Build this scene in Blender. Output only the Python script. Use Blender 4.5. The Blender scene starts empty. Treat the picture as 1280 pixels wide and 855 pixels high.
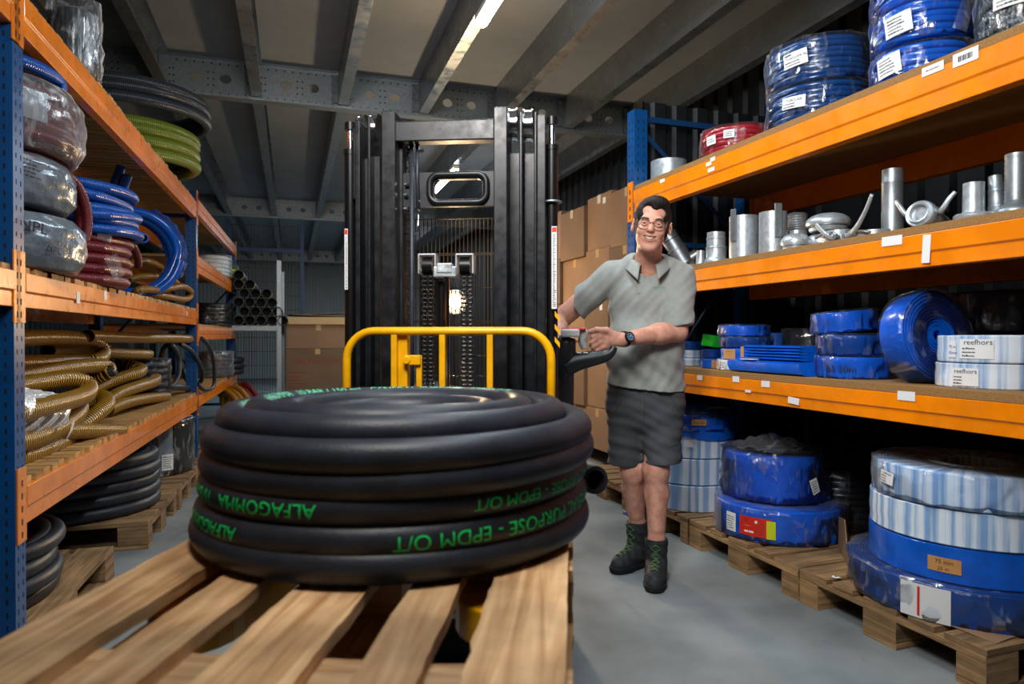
import bpy, bmesh, math, random
import numpy as np
from math import sin, cos, tan, atan, atan2, pi, radians, sqrt
from mathutils import Vector, Matrix
random.seed(7)
sc = bpy.context.scene
COL = sc.collection
# ---------------------------------------------------------------- camera
FPX = 853.333
CAM_H = 1.12
YAW = atan(275 / FPX)
PITCH = radians(-0.5)
cam_d = bpy.data.cameras.new('camera'); cam = bpy.data.objects.new('camera', cam_d); COL.objects.link(cam)
cam.location = (0, 0, CAM_H); cam.rotation_euler = (pi / 2 + PITCH, 0, -YAW)
cam_d.sensor_width = 36; cam_d.lens = 24; cam_d.clip_start = 0.05
cam_d.dof.use_dof = True; cam_d.dof.focus_distance = 3.2; cam_d.dof.aperture_fstop = 3.2
sc.camera = cam
# ---------------------------------------------------------------- world, exposure
w = bpy.data.worlds.new('world'); sc.world = w; w.use_nodes = True
w.node_tree.nodes['Background'].inputs[0].default_value = (0.55, 0.68, 0.8, 1)
w.node_tree.nodes['Background'].inputs[1].default_value = 0.03
sc.view_settings.view_transform = 'Standard'; sc.view_settings.look = 'None'
sc.view_settings.gamma = 1; sc.view_settings.use_curve_mapping = False
sc.view_settings.exposure = 0.0

def area(name, loc, target, sx, sy, power, col):
    d = bpy.data.lights.new(name, 'AREA'); d.shape = 'RECTANGLE'; d.size = sx; d.size_y = sy
    d.energy = power; d.color = col
    o = bpy.data.objects.new(name, d); COL.objects.link(o); o.location = loc
    v = Vector(target) - Vector(loc); o.rotation_euler = v.to_track_quat('-Z', 'Y').to_euler()
    return o
# unseen key light above the camera and an added overhead fill, no fixtures
key_o = area('key_light', (-0.05, 0.8, 2.5), (1.8, 3.0, 1.3), 0.6, 0.6, 42, (1.0, 0.96, 0.92)); key_o.data.spread = radians(140)
area('fill_light', (0.75, 1.3, 2.95), (0.95, 2.4, 0.0), 0.25, 1.3, 20, (0.82, 0.93, 1.0))  # no fixture here; added to brighten the raised pallet from above

# ---------------------------------------------------------------- frames and picture geometry
class Frame:
    def __init__(s, o, rot, k=1.0): s.o = o; s.rot = rot; s.c = cos(rot); s.s = sin(rot); s.k = k   # k: scale factor, used to shrink the left rack about the camera
    def w(s, x, y, z=0):
        x *= s.k; y *= s.k
        return Vector((s.o[0] + s.c * x - s.s * y, s.o[1] + s.s * x + s.c * y, z))
    def l(s, p):
        a = p[0] - s.o[0]; b = p[1] - s.o[1]
        return Vector(((s.c * a + s.s * b) / s.k, (-s.s * a + s.c * b) / s.k, p[2]))
def ray(px, py):
    a = (px - 640) / FPX; b = (427.5 - py) / FPX
    return Vector((sin(YAW) * cos(PITCH) + a * cos(YAW) - b * sin(YAW) * sin(PITCH),
                   cos(YAW) * cos(PITCH) - a * sin(YAW) - b * cos(YAW) * sin(PITCH), sin(PITCH) + b * cos(PITCH)))
CAM = Vector((0, 0, CAM_H))
def atz(px, py, z):
    d = ray(px, py); return CAM + d * ((z - CAM_H) / d.z)
def atd(px, py, t): return CAM + ray(px, py) * t
def hit(px, py, F, ax, val):
    """local point where the view ray meets the plane local[ax] = val of frame F"""
    a = F.l(CAM); b = F.l(CAM + ray(px, py)); d = b - a
    t = (val - a[ax]) / d[ax]; return a + d * t
RR = Frame((2.033, 2.368), radians(1.208))      # right rack: x into the rack, y along the aisle
LR = Frame((-.8, 2.512), radians(-1.225), .8)       # left rack, scaled about the camera with its stock: -x into the rack
LF = Frame((-1.0, 3.14), radians(-1.225))        # floor strip beside the left rack
FK = Frame((0, 0), -(YAW + radians(5.09)))      # stacker: y forward
RM = Frame((0, 0), 0)

# ---------------------------------------------------------------- mesh building
class MB:
    def __init__(s): s.v = []; s.f = []; s.uv = []; s.mi = []
    def add(s, vs, fs, uvs=None, mi=0):
        n = len(s.v); s.v += [tuple(v) for v in vs]
        for k, f in enumerate(fs):
            s.f.append([n + i for i in f]); s.mi.append(mi)
            s.uv.append(uvs[k] if uvs else [(0.0, 0.0)] * len(f))
        return s
    def box(s, c, d, R=None, mi=0):
        hx, hy, hz = d[0] / 2, d[1] / 2, d[2] / 2
        P = [Vector((x, y, z)) for x in (-hx, hx) for y in (-hy, hy) for z in (-hz, hz)]
        L = max(range(3), key=lambda i: d[i]); fs = [(0, 1, 3, 2), (4, 6, 7, 5), (0, 4, 5, 1), (2, 3, 7, 6), (0, 2, 6, 4), (1, 5, 7, 3)]
        ro = random.random() * 7
        uvs = []
        for k, f in enumerate(fs):
            na = k // 2; ax = [i for i in range(3) if i != na]
            if L in ax: ax.remove(L); ax = [L] + ax
            uvs.append([(P[i][ax[0]] + ro, P[i][ax[1]] + ro * 1.7 + na * .31) for i in f])
        if R is not None: P = [R @ p for p in P]
        c = Vector(c)
        return s.add([c + p for p in P], fs, uvs, mi)
    def box2(s, a, b, mi=0):
        return s.box([(a[i] + b[i]) / 2 for i in range(3)], [abs(b[i] - a[i]) for i in range(3)], None, mi)
    def tube(s, path, r, n=12, closed=False, cap=True, up=(0, 0, 1), mi=0, inner=None, flat=1.0):
        P = [Vector(p) for p in path]; m = len(P)
        T = []
        for i in range(m):
            if closed: t = P[(i + 1) % m] - P[i - 1]
            else: t = P[min(i + 1, m - 1)] - P[max(i - 1, 0)]
            T.append(t.normalized() if t.length > 1e-9 else Vector((0, 0, 1)))
        u = Vector(up)
        if abs(T[0].dot(u)) > .95: u = Vector((1, 0, 0)) if abs(T[0].x) < .9 else Vector((0, 1, 0))
        N = (u - T[0] * u.dot(T[0])).normalized()
        vs = []; Ls = [0.0]
        rr = r if hasattr(r, '__len__') else [r] * m
        for i in range(m):
            if i: N = (N - T[i] * N.dot(T[i])).normalized(); Ls.append(Ls[-1] + (P[i] - P[i - 1]).length)
            B = T[i].cross(N)
            for k in range(n):
                a = 2 * pi * k / n; vs.append(P[i] + rr[i] * (cos(a) * N * flat + sin(a) * B))
        fs = []; uvs = []
        for i in range(m if closed else m - 1):
            j = (i + 1) % m; l0 = Ls[i]; l1 = Ls[j] if j else Ls[-1] + (P[0] - P[-1]).length
            for k in range(n):
                q = (k + 1) % n
                fs.append((i * n + k, i * n + q, j * n + q, j * n + k))
                uvs.append([(l0, k / n), (l0, (k + 1) / n), (l1, (k + 1) / n), (l1, k / n)])
        if cap and not closed and inner is None:
            fs.append(tuple(range(n))[::-1]); uvs.append([(0, 0)] * n)
            fs.append(tuple((m - 1) * n + k for k in range(n))); uvs.append([(0, 0)] * n)
        base = len(s.v); s.add(vs, fs, uvs, mi)
        if inner is not None and not closed:      # open ends: rim and a short bore
            for i, sg in ((0, 1), (m - 1, -1)):
                ring = [i * n + k for k in range(n)]; ce = P[i]
                v2 = [ce + (Vector(vs[q]) - ce) * inner for q in ring]
                v3 = [p + T[i] * sg * rr[i] * 3 for p in v2]
                allv = [vs[q] for q in ring] + v2 + v3; f2 = []
                for k in range(n):
                    q = (k + 1) % n
                    a = (k, k + n, q + n, q); b = (k + n, k + 2 * n, q + 2 * n, q + n)
                    if sg < 0: a = a[::-1]; b = b[::-1]
                    f2 += [a, b]
                f2.append(tuple(2 * n + k for k in range(n)) if sg < 0 else tuple(2 * n + k for k in range(n))[::-1])
                s.add(allv, f2[:0] + [q for i_, q in enumerate(f2) if i_ % 2 == 0 and i_ < 2 * n], None, mi); s.add(allv, [q for i_, q in enumerate(f2) if i_ % 2 == 1 or i_ >= 2 * n], None, 1)
        return s
    def cyl(s, a, b, r, r2=None, n=16, mi=0, inner=None):
        return s.tube([a, b], [r, r if r2 is None else r2], n, mi=mi, inner=inner)
    def lathe(s, prof, n=32, c=(0, 0, 0), R=None, mi=0, closed=False, sx=1, sy=1, wob=None):
        c = Vector(c); vs = []; m = len(prof)
        for i, (r, z) in enumerate(prof):
            for k in range(n):
                a = 2 * pi * k / n; q = r
                if wob: q = r * (1 + wob(a, z))
                p = Vector((q * cos(a) * sx, q * sin(a) * sy, z))
                if R is not None: p = R @ p
                vs.append(c + p)
        fs = []; uvs = []; L = [0]
        for i in range(1, m + 1):
            L.append(L[-1] + math.hypot(prof[i % m][0] - prof[i - 1][0], prof[i % m][1] - prof[i - 1][1]))
        rm = max(p[0] for p in prof)
        for i in range(m if closed else m - 1):
            j = (i + 1) % m
            for k in range(n):
                q = (k + 1) % n
                fs.append((i * n + k, i * n + q, j * n + q, j * n + k))
                uvs.append([(k / n * 2 * pi * rm, L[i]), ((k + 1) / n * 2 * pi * rm, L[i]), ((k + 1) / n * 2 * pi * rm, L[i + 1]), (k / n * 2 * pi * rm, L[i + 1])])
        return s.add(vs, fs, uvs, mi)
    def prism(s, poly, z0, z1, M=None, mi=0):
        n = len(poly); vs = [Vector((x, y, z0)) for x, y in poly] + [Vector((x, y, z1)) for x, y in poly]
        if M is not None: vs = [M @ v for v in vs]
        fs = [tuple(range(n))[::-1], tuple(range(n, 2 * n))] + [(k, (k + 1) % n, n + (k + 1) % n, n + k) for k in range(n)]
        uv = [[(vs[i].x, vs[i].y) for i in f] for f in fs]
        return s.add(vs, fs, uv, mi)
    def sheet(s, fn, nu, nv, mi=0, thick=0.0):
        """grid surface p = fn(u, v), u, v in 0..1"""
        vs = [Vector(fn(i / nu, j / nv)) for j in range(nv + 1) for i in range(nu + 1)]
        W = nu + 1
        fs = [(j * W + i, j * W + i + 1, (j + 1) * W + i + 1, (j + 1) * W + i) for j in range(nv) for i in range(nu)]
        uv = [[(i / nu, j / nv), ((i + 1) / nu, j / nv), ((i + 1) / nu, (j + 1) / nv), (i / nu, (j + 1) / nv)] for j in range(nv) for i in range(nu)]
        return s.add(vs, fs, uv, mi)
    def mesh(s, name, mats, smooth=False):
        me = bpy.data.meshes.new(name); me.from_pydata(s.v, [], s.f)
        uvl = me.uv_layers.new(name='UV'); flat = [c for f in s.uv for p in f for c in p]
        uvl.data.foreach_set('uv', flat)
        if any(s.mi) and not isinstance(mats, (list, tuple)): mats = [mats, M['bore']]
        for m in (mats if isinstance(mats, (list, tuple)) else [mats]): me.materials.append(m)
        if any(s.mi): me.polygons.foreach_set('material_index', s.mi)
        if smooth: me.polygons.foreach_set('use_smooth', [True] * len(me.polygons))
        me.update(); return me
    def build(s, name, mats, parent=None, smooth=False, bev=0, label=None, kind=None, auto=None):
        me = s.mesh(name, mats, smooth or auto is not None)
        if auto is not None:
            try: me.set_sharp_from_angle(angle=radians(auto))
            except Exception: pass
        return link(name, me, parent, bev, label, kind)
def link(name, me, parent=None, bev=0, label=None, kind=None, loc=None, rot=None):
    o = bpy.data.objects.new(name, me); COL.objects.link(o)
    if parent is not None: o.parent = parent
    if loc is not None: o.location = loc
    if rot is not None: o.rotation_euler = rot
    if bev:
        b = o.modifiers.new('bevel', 'BEVEL'); b.width = bev; b.segments = 2; b.limit_method = 'ANGLE'
    if label: o['label'] = label
    if kind: o['kind'] = kind
    return o
def empty(name, F, x, y, z, label, cat, group=None, rz=0.0, rx=0.0, ry=0.0):
    o = bpy.data.objects.new(name, None); COL.objects.link(o); o.empty_display_size = .05
    o.location = F.w(x, y, z); o.rotation_euler = (rx, ry, F.rot + rz)
    if F.k != 1: o.scale = (F.k,) * 3
    o['label'] = label; o['category'] = cat
    if group: o['group'] = group
    return o
def copytree(o, parent=None):
    c = o.copy(); COL.objects.link(c)
    if parent is not None: c.parent = parent
    for ch in list(o.children): copytree(ch, c)
    return c
def place(o, F, x, y, z, rz=0.0):
    o.location = F.w(x, y, z); o.rotation_euler = (0, 0, F.rot + rz)
def Rz(a): return Matrix.Rotation(a, 3, 'Z')
def Rx(a): return Matrix.Rotation(a, 3, 'X')
def Ry(a): return Matrix.Rotation(a, 3, 'Y')

def catmull(pts, n=10, closed=False):
    P = [Vector(p) for p in pts]; out = []; m = len(P); rng = m if closed else m - 1
    for i in range(rng):
        if closed: a, b, c, d = P[(i - 1) % m], P[i], P[(i + 1) % m], P[(i + 2) % m]
        else: a, b, c, d = P[max(i - 1, 0)], P[i], P[i + 1], P[min(i + 2, m - 1)]
        for k in range(n):
            t = k / n; out.append(.5 * ((2 * b) + (c - a) * t + (2 * a - 5 * b + 4 * c - d) * t * t + (3 * b - a - 3 * c + d) * t ** 3))
    if not closed: out.append(P[-1])
    return out
# ---------------------------------------------------------------- text
_tc = {}
def text_geo(txt, size, cuts=0):
    key = (txt, cuts)
    if key not in _tc:
        cu = bpy.data.curves.new('t', 'FONT'); cu.body = txt; cu.size = 1; cu.resolution_u = 3
        o = bpy.data.objects.new('t', cu); COL.objects.link(o)
        dg = bpy.context.evaluated_depsgraph_get(); me = bpy.data.meshes.new_from_object(o.evaluated_get(dg))
        bm = bmesh.new(); bm.from_mesh(me)
        if cuts:
            for _ in range(cuts):
                ed = [e for e in bm.edges if e.calc_length() > .16]
                if ed: bmesh.ops.subdivide_edges(bm, edges=ed, cuts=1)
            bmesh.ops.triangulate(bm, faces=bm.faces[:])
        bm.verts.index_update()
        vs = [(v.co.x, v.co.y) for v in bm.verts]; fs = [[v.index for v in f.verts] for f in bm.faces]
        bm.free(); bpy.data.objects.remove(o); bpy.data.curves.remove(cu); bpy.data.meshes.remove(me)
        _tc[key] = (vs, fs)
    vs, fs = _tc[key]
    return [(x * size, y * size) for x, y in vs], fs
def text_width(txt): 
    vs, _ = text_geo(txt, 1.0); return max(v[0] for v in vs) if vs else 0
# ---------------------------------------------------------------- materials
def mat(name, col, rough=.5, metal=0, spec=.5, coat=0, emit=None, estr=0, noise=0, nscale=8, bump=0, bscale=60, rn=0, coords='Object', stretch=(1, 1, 1), alpha=1, trans=0, ior=1.45, sheen=0, col2=None, ramp=(.4, .6)):
    m = bpy.data.materials.new(name); m.use_nodes = True; nt = m.node_tree; b = nt.nodes['Principled BSDF']
    b.inputs['Base Color'].default_value = (*col, 1); b.inputs['Roughness'].default_value = rough
    b.inputs['Metallic'].default_value = metal; b.inputs['Specular IOR Level'].default_value = spec
    b.inputs['Coat Weight'].default_value = coat; b.inputs['IOR'].default_value = ior
    b.inputs['Transmission Weight'].default_value = trans; b.inputs['Sheen Weight'].default_value = sheen
    b.inputs['Alpha'].default_value = alpha
    if emit: b.inputs['Emission Color'].default_value = (*emit, 1); b.inputs['Emission Strength'].default_value = estr
    tc = nt.nodes.new('ShaderNodeTexCoord'); mp = nt.nodes.new('ShaderNodeMapping'); mp.inputs['Scale'].default_value = stretch
    nt.links.new(tc.outputs[coords], mp.inputs[0])
    def nz(sc_, det=4, rg=.6):
        n = nt.nodes.new('ShaderNodeTexNoise'); n.inputs['Scale'].default_value = sc_; n.inputs['Detail'].default_value = det; n.inputs['Roughness'].default_value = rg
        nt.links.new(mp.outputs[0], n.inputs['Vector']); return n
    if noise or col2:
        n = nz(nscale); r = nt.nodes.new('ShaderNodeValToRGB')
        c2 = col2 if col2 else tuple(min(1, c * (1 + noise)) for c in col); c1 = col if col2 else tuple(c * (1 - noise) for c in col)
        r.color_ramp.elements[0].position = ramp[0]; r.color_ramp.elements[1].position = ramp[1]
        r.color_ramp.elements[0].color = (*c1, 1); r.color_ramp.elements[1].color = (*c2, 1)
        nt.links.new(n.outputs[0], r.inputs[0]); nt.links.new(r.outputs[0], b.inputs['Base Color'])
    if rn:
        n = nz(nscale * 1.7); mr = nt.nodes.new('ShaderNodeMapRange'); mr.inputs[1].default_value = .35; mr.inputs[2].default_value = .65
        mr.inputs[3].default_value = max(.03, rough - rn); mr.inputs[4].default_value = min(1, rough + rn)
        nt.links.new(n.outputs[0], mr.inputs[0]); nt.links.new(mr.outputs[0], b.inputs['Roughness'])
    if bump:
        n = nz(bscale, 3); bp = nt.nodes.new('ShaderNodeBump'); bp.inputs['Strength'].default_value = 1; bp.inputs['Distance'].default_value = bump
        nt.links.new(n.outputs[0], bp.inputs['Height']); nt.links.new(bp.outputs[0], b.inputs['Normal'])
    return m
def hexc(h, k=1.0):
    v = [int(h[i:i + 2], 16) / 255 for i in (0, 2, 4)]
    return tuple((x / 12.92 if x < .04045 else ((x + .055) / 1.055) ** 2.4) * k for x in v)

def wood(name, c1, c2, rough=.75, dirt=.35):
    """grain runs along UV.x (the longest side of each board)"""
    m = bpy.data.materials.new(name); m.use_nodes = True; nt = m.node_tree; b = nt.nodes['Principled BSDF']; L = nt.links.new
    tc = nt.nodes.new('ShaderNodeTexCoord'); mp = nt.nodes.new('ShaderNodeMapping'); mp.inputs['Scale'].default_value = (2.2, 34, 1)
    L(tc.outputs['UV'], mp.inputs[0])
    n = nt.nodes.new('ShaderNodeTexNoise'); n.inputs['Scale'].default_value = 1; n.inputs['Detail'].default_value = 5; n.inputs['Distortion'].default_value = 1.2; L(mp.outputs[0], n.inputs['Vector'])
    r = nt.nodes.new('ShaderNodeValToRGB'); r.color_ramp.elements[0].position = .3; r.color_ramp.elements[1].position = .7
    r.color_ramp.elements[0].color = (*c1, 1); r.color_ramp.elements[1].color = (*c2, 1); L(n.outputs[0], r.inputs[0])
    n2 = nt.nodes.new('ShaderNodeTexNoise'); n2.inputs['Scale'].default_value = 7; n2.inputs['Detail'].default_value = 4; L(tc.outputs['UV'], n2.inputs['Vector'])
    r2 = nt.nodes.new('ShaderNodeValToRGB'); r2.color_ramp.elements[0].position = .35; r2.color_ramp.elements[1].position = .62
    r2.color_ramp.elements[0].color = (1 - dirt, 1 - dirt * .95, 1 - dirt * .9, 1); r2.color_ramp.elements[1].color = (1, 1, 1, 1); L(n2.outputs[0], r2.inputs[0])
    oi = nt.nodes.new('ShaderNodeObjectInfo'); mr = nt.nodes.new('ShaderNodeMapRange'); mr.inputs[3].default_value = .75; mr.inputs[4].default_value = 1.15; L(oi.outputs['Random'], mr.inputs[0])
    mx = nt.nodes.new('ShaderNodeMix'); mx.data_type = 'RGBA'; mx.blend_type = 'MULTIPLY'; mx.inputs[0].default_value = 1; L(r.outputs[0], mx.inputs[6]); L(r2.outputs[0], mx.inputs[7])
    vm = nt.nodes.new('ShaderNodeVectorMath'); vm.operation = 'SCALE'; L(mx.outputs[2], vm.inputs[0]); L(mr.outputs[0], vm.inputs['Scale'])
    L(vm.outputs[0], b.inputs['Base Color']); b.inputs['Roughness'].default_value = rough
    bp = nt.nodes.new('ShaderNodeBump'); bp.inputs['Distance'].default_value = .0015; bp.inputs['Strength'].default_value = .8; L(n.outputs[0], bp.inputs['Height']); L(bp.outputs[0], b.inputs['Normal'])
    return m

def ribbed(name, c_rib, c_gap, period=.012, duty=.5, rough=.3, depth=.002, helix=True):
    """helical rib pattern from tube UVs (x = metres along, y = turn)"""
    m = bpy.data.materials.new(name); m.use_nodes = True; nt = m.node_tree; b = nt.nodes['Principled BSDF']; L = nt.links.new
    tc = nt.nodes.new('ShaderNodeTexCoord'); sx = nt.nodes.new('ShaderNodeSeparateXYZ'); L(tc.outputs['UV'], sx.inputs[0])
    d = nt.nodes.new('ShaderNodeMath'); d.operation = 'DIVIDE'; d.inputs[1].default_value = period; L(sx.outputs[0], d.inputs[0])
    a = nt.nodes.new('ShaderNodeMath'); a.operation = 'ADD'; L(d.outputs[0], a.inputs[0])
    if helix: L(sx.outputs[1], a.inputs[1])
    else: a.inputs[1].default_value = 0
    mu = nt.nodes.new('ShaderNodeMath'); mu.operation = 'MULTIPLY'; mu.inputs[1].default_value = 2 * pi; L(a.outputs[0], mu.inputs[0])
    s = nt.nodes.new('ShaderNodeMath'); s.operation = 'SINE'; L(mu.outputs[0], s.inputs[0])
    mr = nt.nodes.new('ShaderNodeMapRange'); mr.inputs[1].default_value = -1; mr.inputs[2].default_value = 1; L(s.outputs[0], mr.inputs[0])
    r = nt.nodes.new('ShaderNodeValToRGB'); r.color_ramp.elements[0].position = max(0, duty - .12); r.color_ramp.elements[1].position = min(1, duty + .12)
    r.color_ramp.elements[0].color = (*c_gap, 1); r.color_ramp.elements[1].color = (*c_rib, 1); L(mr.outputs[0], r.inputs[0])
    L(r.outputs[0], b.inputs['Base Color']); b.inputs['Roughness'].default_value = rough
    bp = nt.nodes.new('ShaderNodeBump'); bp.inputs['Distance'].default_value = depth; bp.inputs['Strength'].default_value = .9; L(mr.outputs[0], bp.inputs['Height']); L(bp.outputs[0], b.inputs['Normal'])
    return m

def film(name, tint=(.93, .96, 1), lo=.02, hi=.4, scale=9, bump=.012, rough=.12, stretch=(1.5, 1.5, .55)):
    """clear creased plastic film"""
    m = bpy.data.materials.new(name); m.use_nodes = True; nt = m.node_tree; L = nt.links.new
    for n in list(nt.nodes): nt.nodes.remove(n)
    out = nt.nodes.new('ShaderNodeOutputMaterial'); tr = nt.nodes.new('ShaderNodeBsdfTransparent'); tr.inputs[0].default_value = (*tint, 1)
    pb = nt.nodes.new('ShaderNodeBsdfPrincipled'); pb.inputs['Base Color'].default_value = (*tint, 1); pb.inputs['Roughness'].default_value = rough; pb.inputs['Specular IOR Level'].default_value = .8
    gl = nt.nodes.new('ShaderNodeBsdfGlossy'); gl.inputs[0].default_value = (1, 1, 1, 1); gl.inputs['Roughness'].default_value = rough
    ms = nt.nodes.new('ShaderNodeMixShader'); ms.inputs[0].default_value = .45 if hi > .6 else .75; L(pb.outputs[0], ms.inputs[1]); L(gl.outputs[0], ms.inputs[2])
    tc = nt.nodes.new('ShaderNodeTexCoord'); mp = nt.nodes.new('ShaderNodeMapping'); mp.inputs['Scale'].default_value = stretch; L(tc.outputs['Object'], mp.inputs[0])
    n = nt.nodes.new('ShaderNodeTexNoise'); n.inputs['Scale'].default_value = scale; n.inputs['Detail'].default_value = 5; n.inputs['Distortion'].default_value = 1.5; L(mp.outputs[0], n.inputs['Vector'])
    n2 = nt.nodes.new('ShaderNodeTexNoise'); n2.inputs['Scale'].default_value = scale * 1.6; n2.inputs['Detail'].default_value = 6; n2.inputs['Distortion'].default_value = .8; L(mp.outputs[0], n2.inputs['Vector'])
    mr = nt.nodes.new('ShaderNodeMapRange'); mr.inputs[1].default_value = .56; mr.inputs[2].default_value = .72; mr.inputs[3].default_value = lo; mr.inputs[4].default_value = hi; L(n2.outputs[0], mr.inputs[0])
    fr = nt.nodes.new('ShaderNodeFresnel'); fr.inputs[0].default_value = 1.2
    bp = nt.nodes.new('ShaderNodeBump'); bp.inputs['Distance'].default_value = bump; bp.inputs['Strength'].default_value = 1; L(n.outputs[0], bp.inputs['Height'])
    L(bp.outputs[0], pb.inputs['Normal']); L(bp.outputs[0], gl.inputs['Normal'])
    ad = nt.nodes.new('ShaderNodeMath'); ad.operation = 'ADD'; ad.use_clamp = True; L(mr.outputs[0], ad.inputs[0]); L(fr.outputs[0], ad.inputs[1])
    mx = nt.nodes.new('ShaderNodeMixShader'); L(ad.outputs[0], mx.inputs[0]); L(tr.outputs[0], mx.inputs[1]); L(ms.outputs[0], mx.inputs[2]); L(mx.outputs[0], out.inputs[0])
    return m

def stripes(name, c1, c2, scale=14, rough=.3, th=(.45, .55)):
    """irregular vertical folds of translucent woven wrap, from UV.x round the coil"""
    m = bpy.data.materials.new(name); m.use_nodes = True; nt = m.node_tree; b = nt.nodes['Principled BSDF']; L = nt.links.new
    tc = nt.nodes.new('ShaderNodeTexCoord'); mp = nt.nodes.new('ShaderNodeMapping'); mp.inputs['Scale'].default_value = (scale, .8, 1); L(tc.outputs['UV'], mp.inputs[0])
    n = nt.nodes.new('ShaderNodeTexNoise'); n.inputs['Scale'].default_value = 1; n.inputs['Detail'].default_value = 7; n.inputs['Distortion'].default_value = .2; L(mp.outputs[0], n.inputs['Vector'])
    r = nt.nodes.new('ShaderNodeValToRGB'); r.color_ramp.elements[0].position = th[0]; r.color_ramp.elements[1].position = th[1]
    r.color_ramp.elements[0].color = (*c1, 1); r.color_ramp.elements[1].color = (*c2, 1); L(n.outputs[0], r.inputs[0]); L(r.outputs[0], b.inputs['Base Color'])
    b.inputs['Roughness'].default_value = .5; b.inputs['Coat Weight'].default_value = .08
    bp = nt.nodes.new('ShaderNodeBump'); bp.inputs['Distance'].default_value = .003; L(n.outputs[0], bp.inputs['Height']); L(bp.outputs[0], b.inputs['Normal'])
    return m

M = {}
M['orange'] = mat('orange_paint', hexc('f48600'), .34, coat=.6, noise=.1, nscale=5, rn=.08, bump=.0006, bscale=40)
M['blue_paint'] = mat('blue_paint', hexc('0a4a86'), .35, coat=.25, noise=.1, nscale=6)
M['navy_paint'] = mat('navy_paint', hexc('123a66'), .4)
M['slot'] = mat('slot_dark', (.006, .007, .01), .8)
M['galv'] = mat('galvanised_steel', hexc('9aa3a8'), .42, metal=.8, noise=.07, nscale=40, rn=.05)
M['joist'] = mat('joist_steel', hexc('8f979d'), .33, metal=.8, noise=.06, nscale=5, rn=.1)
M['alu'] = mat('cast_aluminium', hexc('bcc5cb'), .38, metal=.6, noise=.12, nscale=30, rn=.1, bump=.0008, bscale=90)
M['chrome'] = mat('chrome', (.8, .82, .85), .12, metal=1)
M['deck'] = mat('ceiling_deck', hexc('868c92'), .6, noise=.06, nscale=2)
M['board'] = mat('particle_board', hexc('6e4e2a'), .85, col2=hexc('ab8049'), nscale=320, ramp=(.3, .7), bump=.0006, bscale=160)
M['wood'] = wood('pallet_wood', hexc('6f5436'), hexc('b48f62'))
M['wood_front'] = wood('front_pallet_wood', hexc('b88450'), hexc('f6c994'), .7, .35)  # base colour lifted to stand in for warm light on the raised pallet
M['slat'] = wood('slat_wood', hexc('a5793f'), hexc('d8ac6c'), .7, .25)
M['floor'] = None
M['black_paint'] = mat('black_paint', hexc('14171b'), .38, spec=.45, noise=.1, nscale=18, rn=.08)
M['black_metal'] = mat('black_metal', hexc('101114'), .35, metal=.3)
M['yellow'] = mat('yellow_paint', hexc('eaa900'), .38, coat=.2, noise=.08, nscale=20)
M['rubber'] = mat('black_rubber', hexc('262b34'), .44, spec=.5, noise=.18, nscale=14, bump=.0007, bscale=160)
M['bore'] = mat('hose_bore', (.008, .008, .009), .7)
M['green_ink'] = mat('green_ink', hexc('16e068'), .5)
M['green_stripe'] = mat('green_pale_ink', hexc('6ce0ac'), .5)
M['carton'] = mat('cardboard', hexc('927256'), .85, noise=.07, nscale=3)
M['carton_dark'] = mat('cardboard_dark', hexc('7a6048'), .85, noise=.07, nscale=3)
M['tape'] = mat('packing_tape', hexc('c3a06a'), .3, coat=.4)
M['red_ink'] = mat('faded_red_ink', hexc('8e4a38'), .8)
M['paper'] = mat('label_paper', hexc('e4e6e6'), .6)
M['ink'] = mat('label_ink', (.02, .02, .025), .6)
M['blue_ink'] = mat('blue_pen_ink', (.02, .03, .35), .6)
M['tagbrown'] = mat('kraft_tag', hexc('c08a50'), .75, noise=.06, nscale=30)
M['layflat'] = mat('blue_layflat', hexc('0458c4'), .32, coat=.4, noise=.12, nscale=16, bump=.0008, bscale=70)
M['layflat_dark'] = mat('dark_blue_layflat', hexc('043c84'), .3, coat=.4, noise=.15, nscale=14)
M['layflat_green'] = mat('green_layflat', hexc('10b422'), .35, coat=.3, noise=.1, nscale=16)
M['layflat_black'] = mat('black_layflat', hexc('15181c'), .35, coat=.4)
M['striped'] = stripes('striped_wrap', hexc('7fa6d2'), hexc('dbe6f2'), scale=26, th=(.42, .56))
M['film'] = film('clear_film')
M['film_heavy'] = film('milky_film', lo=.12, hi=.75, scale=7, rough=.2)
M['film_light'] = film('light_film', lo=.01, hi=.3, scale=8)
M['blue_tube'] = mat('blue_tube', hexc('0458be'), .22, coat=.5)
M['teal_tube'] = mat('dark_blue_tube', hexc('0c3f78'), .2, coat=.6)
M['red_tube'] = mat('red_tube', hexc('b01c28'), .25, coat=.5)
M['maroon'] = ribbed('maroon_hose', hexc('7c1a26'), hexc('4a0d16'), .008, .45, .35, .0015)
M['blue_rib'] = ribbed('blue_ribbed_hose', hexc('085cc0'), hexc('043880'), .009, .4, .28, .0015)
M['grey_rib'] = ribbed('grey_ribbed_hose', hexc('454c55'), hexc('262b31'), .011, .4, .3, .0015)
M['green_rib'] = ribbed('green_ribbed_hose', hexc('8c9a34'), hexc('5f6c1c'), .014, .4, .3, .002)
M['yellow_rib'] = ribbed('yellow_black_hose', hexc('c99420'), hexc('100d08'), .02, .6, .32, .002)
M['olive_rib'] = ribbed('amber_ribbed_hose', hexc('a87822'), hexc('73501a'), .009, .4, .3, .0015)
M['white'] = mat('white_plastic', hexc('dcdcdc'), .4)
M['red'] = mat('red_plastic', hexc('d22c18'), .4)
M['dark_plastic'] = mat('dark_plastic', hexc('23282a'), .38)
M['grey_plastic'] = mat('grey_plastic', hexc('8a8f92'), .4)
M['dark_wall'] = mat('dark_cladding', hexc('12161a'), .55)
M['light_wall'] = mat('pale_cladding', hexc('a9b0ae'), .55)
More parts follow.
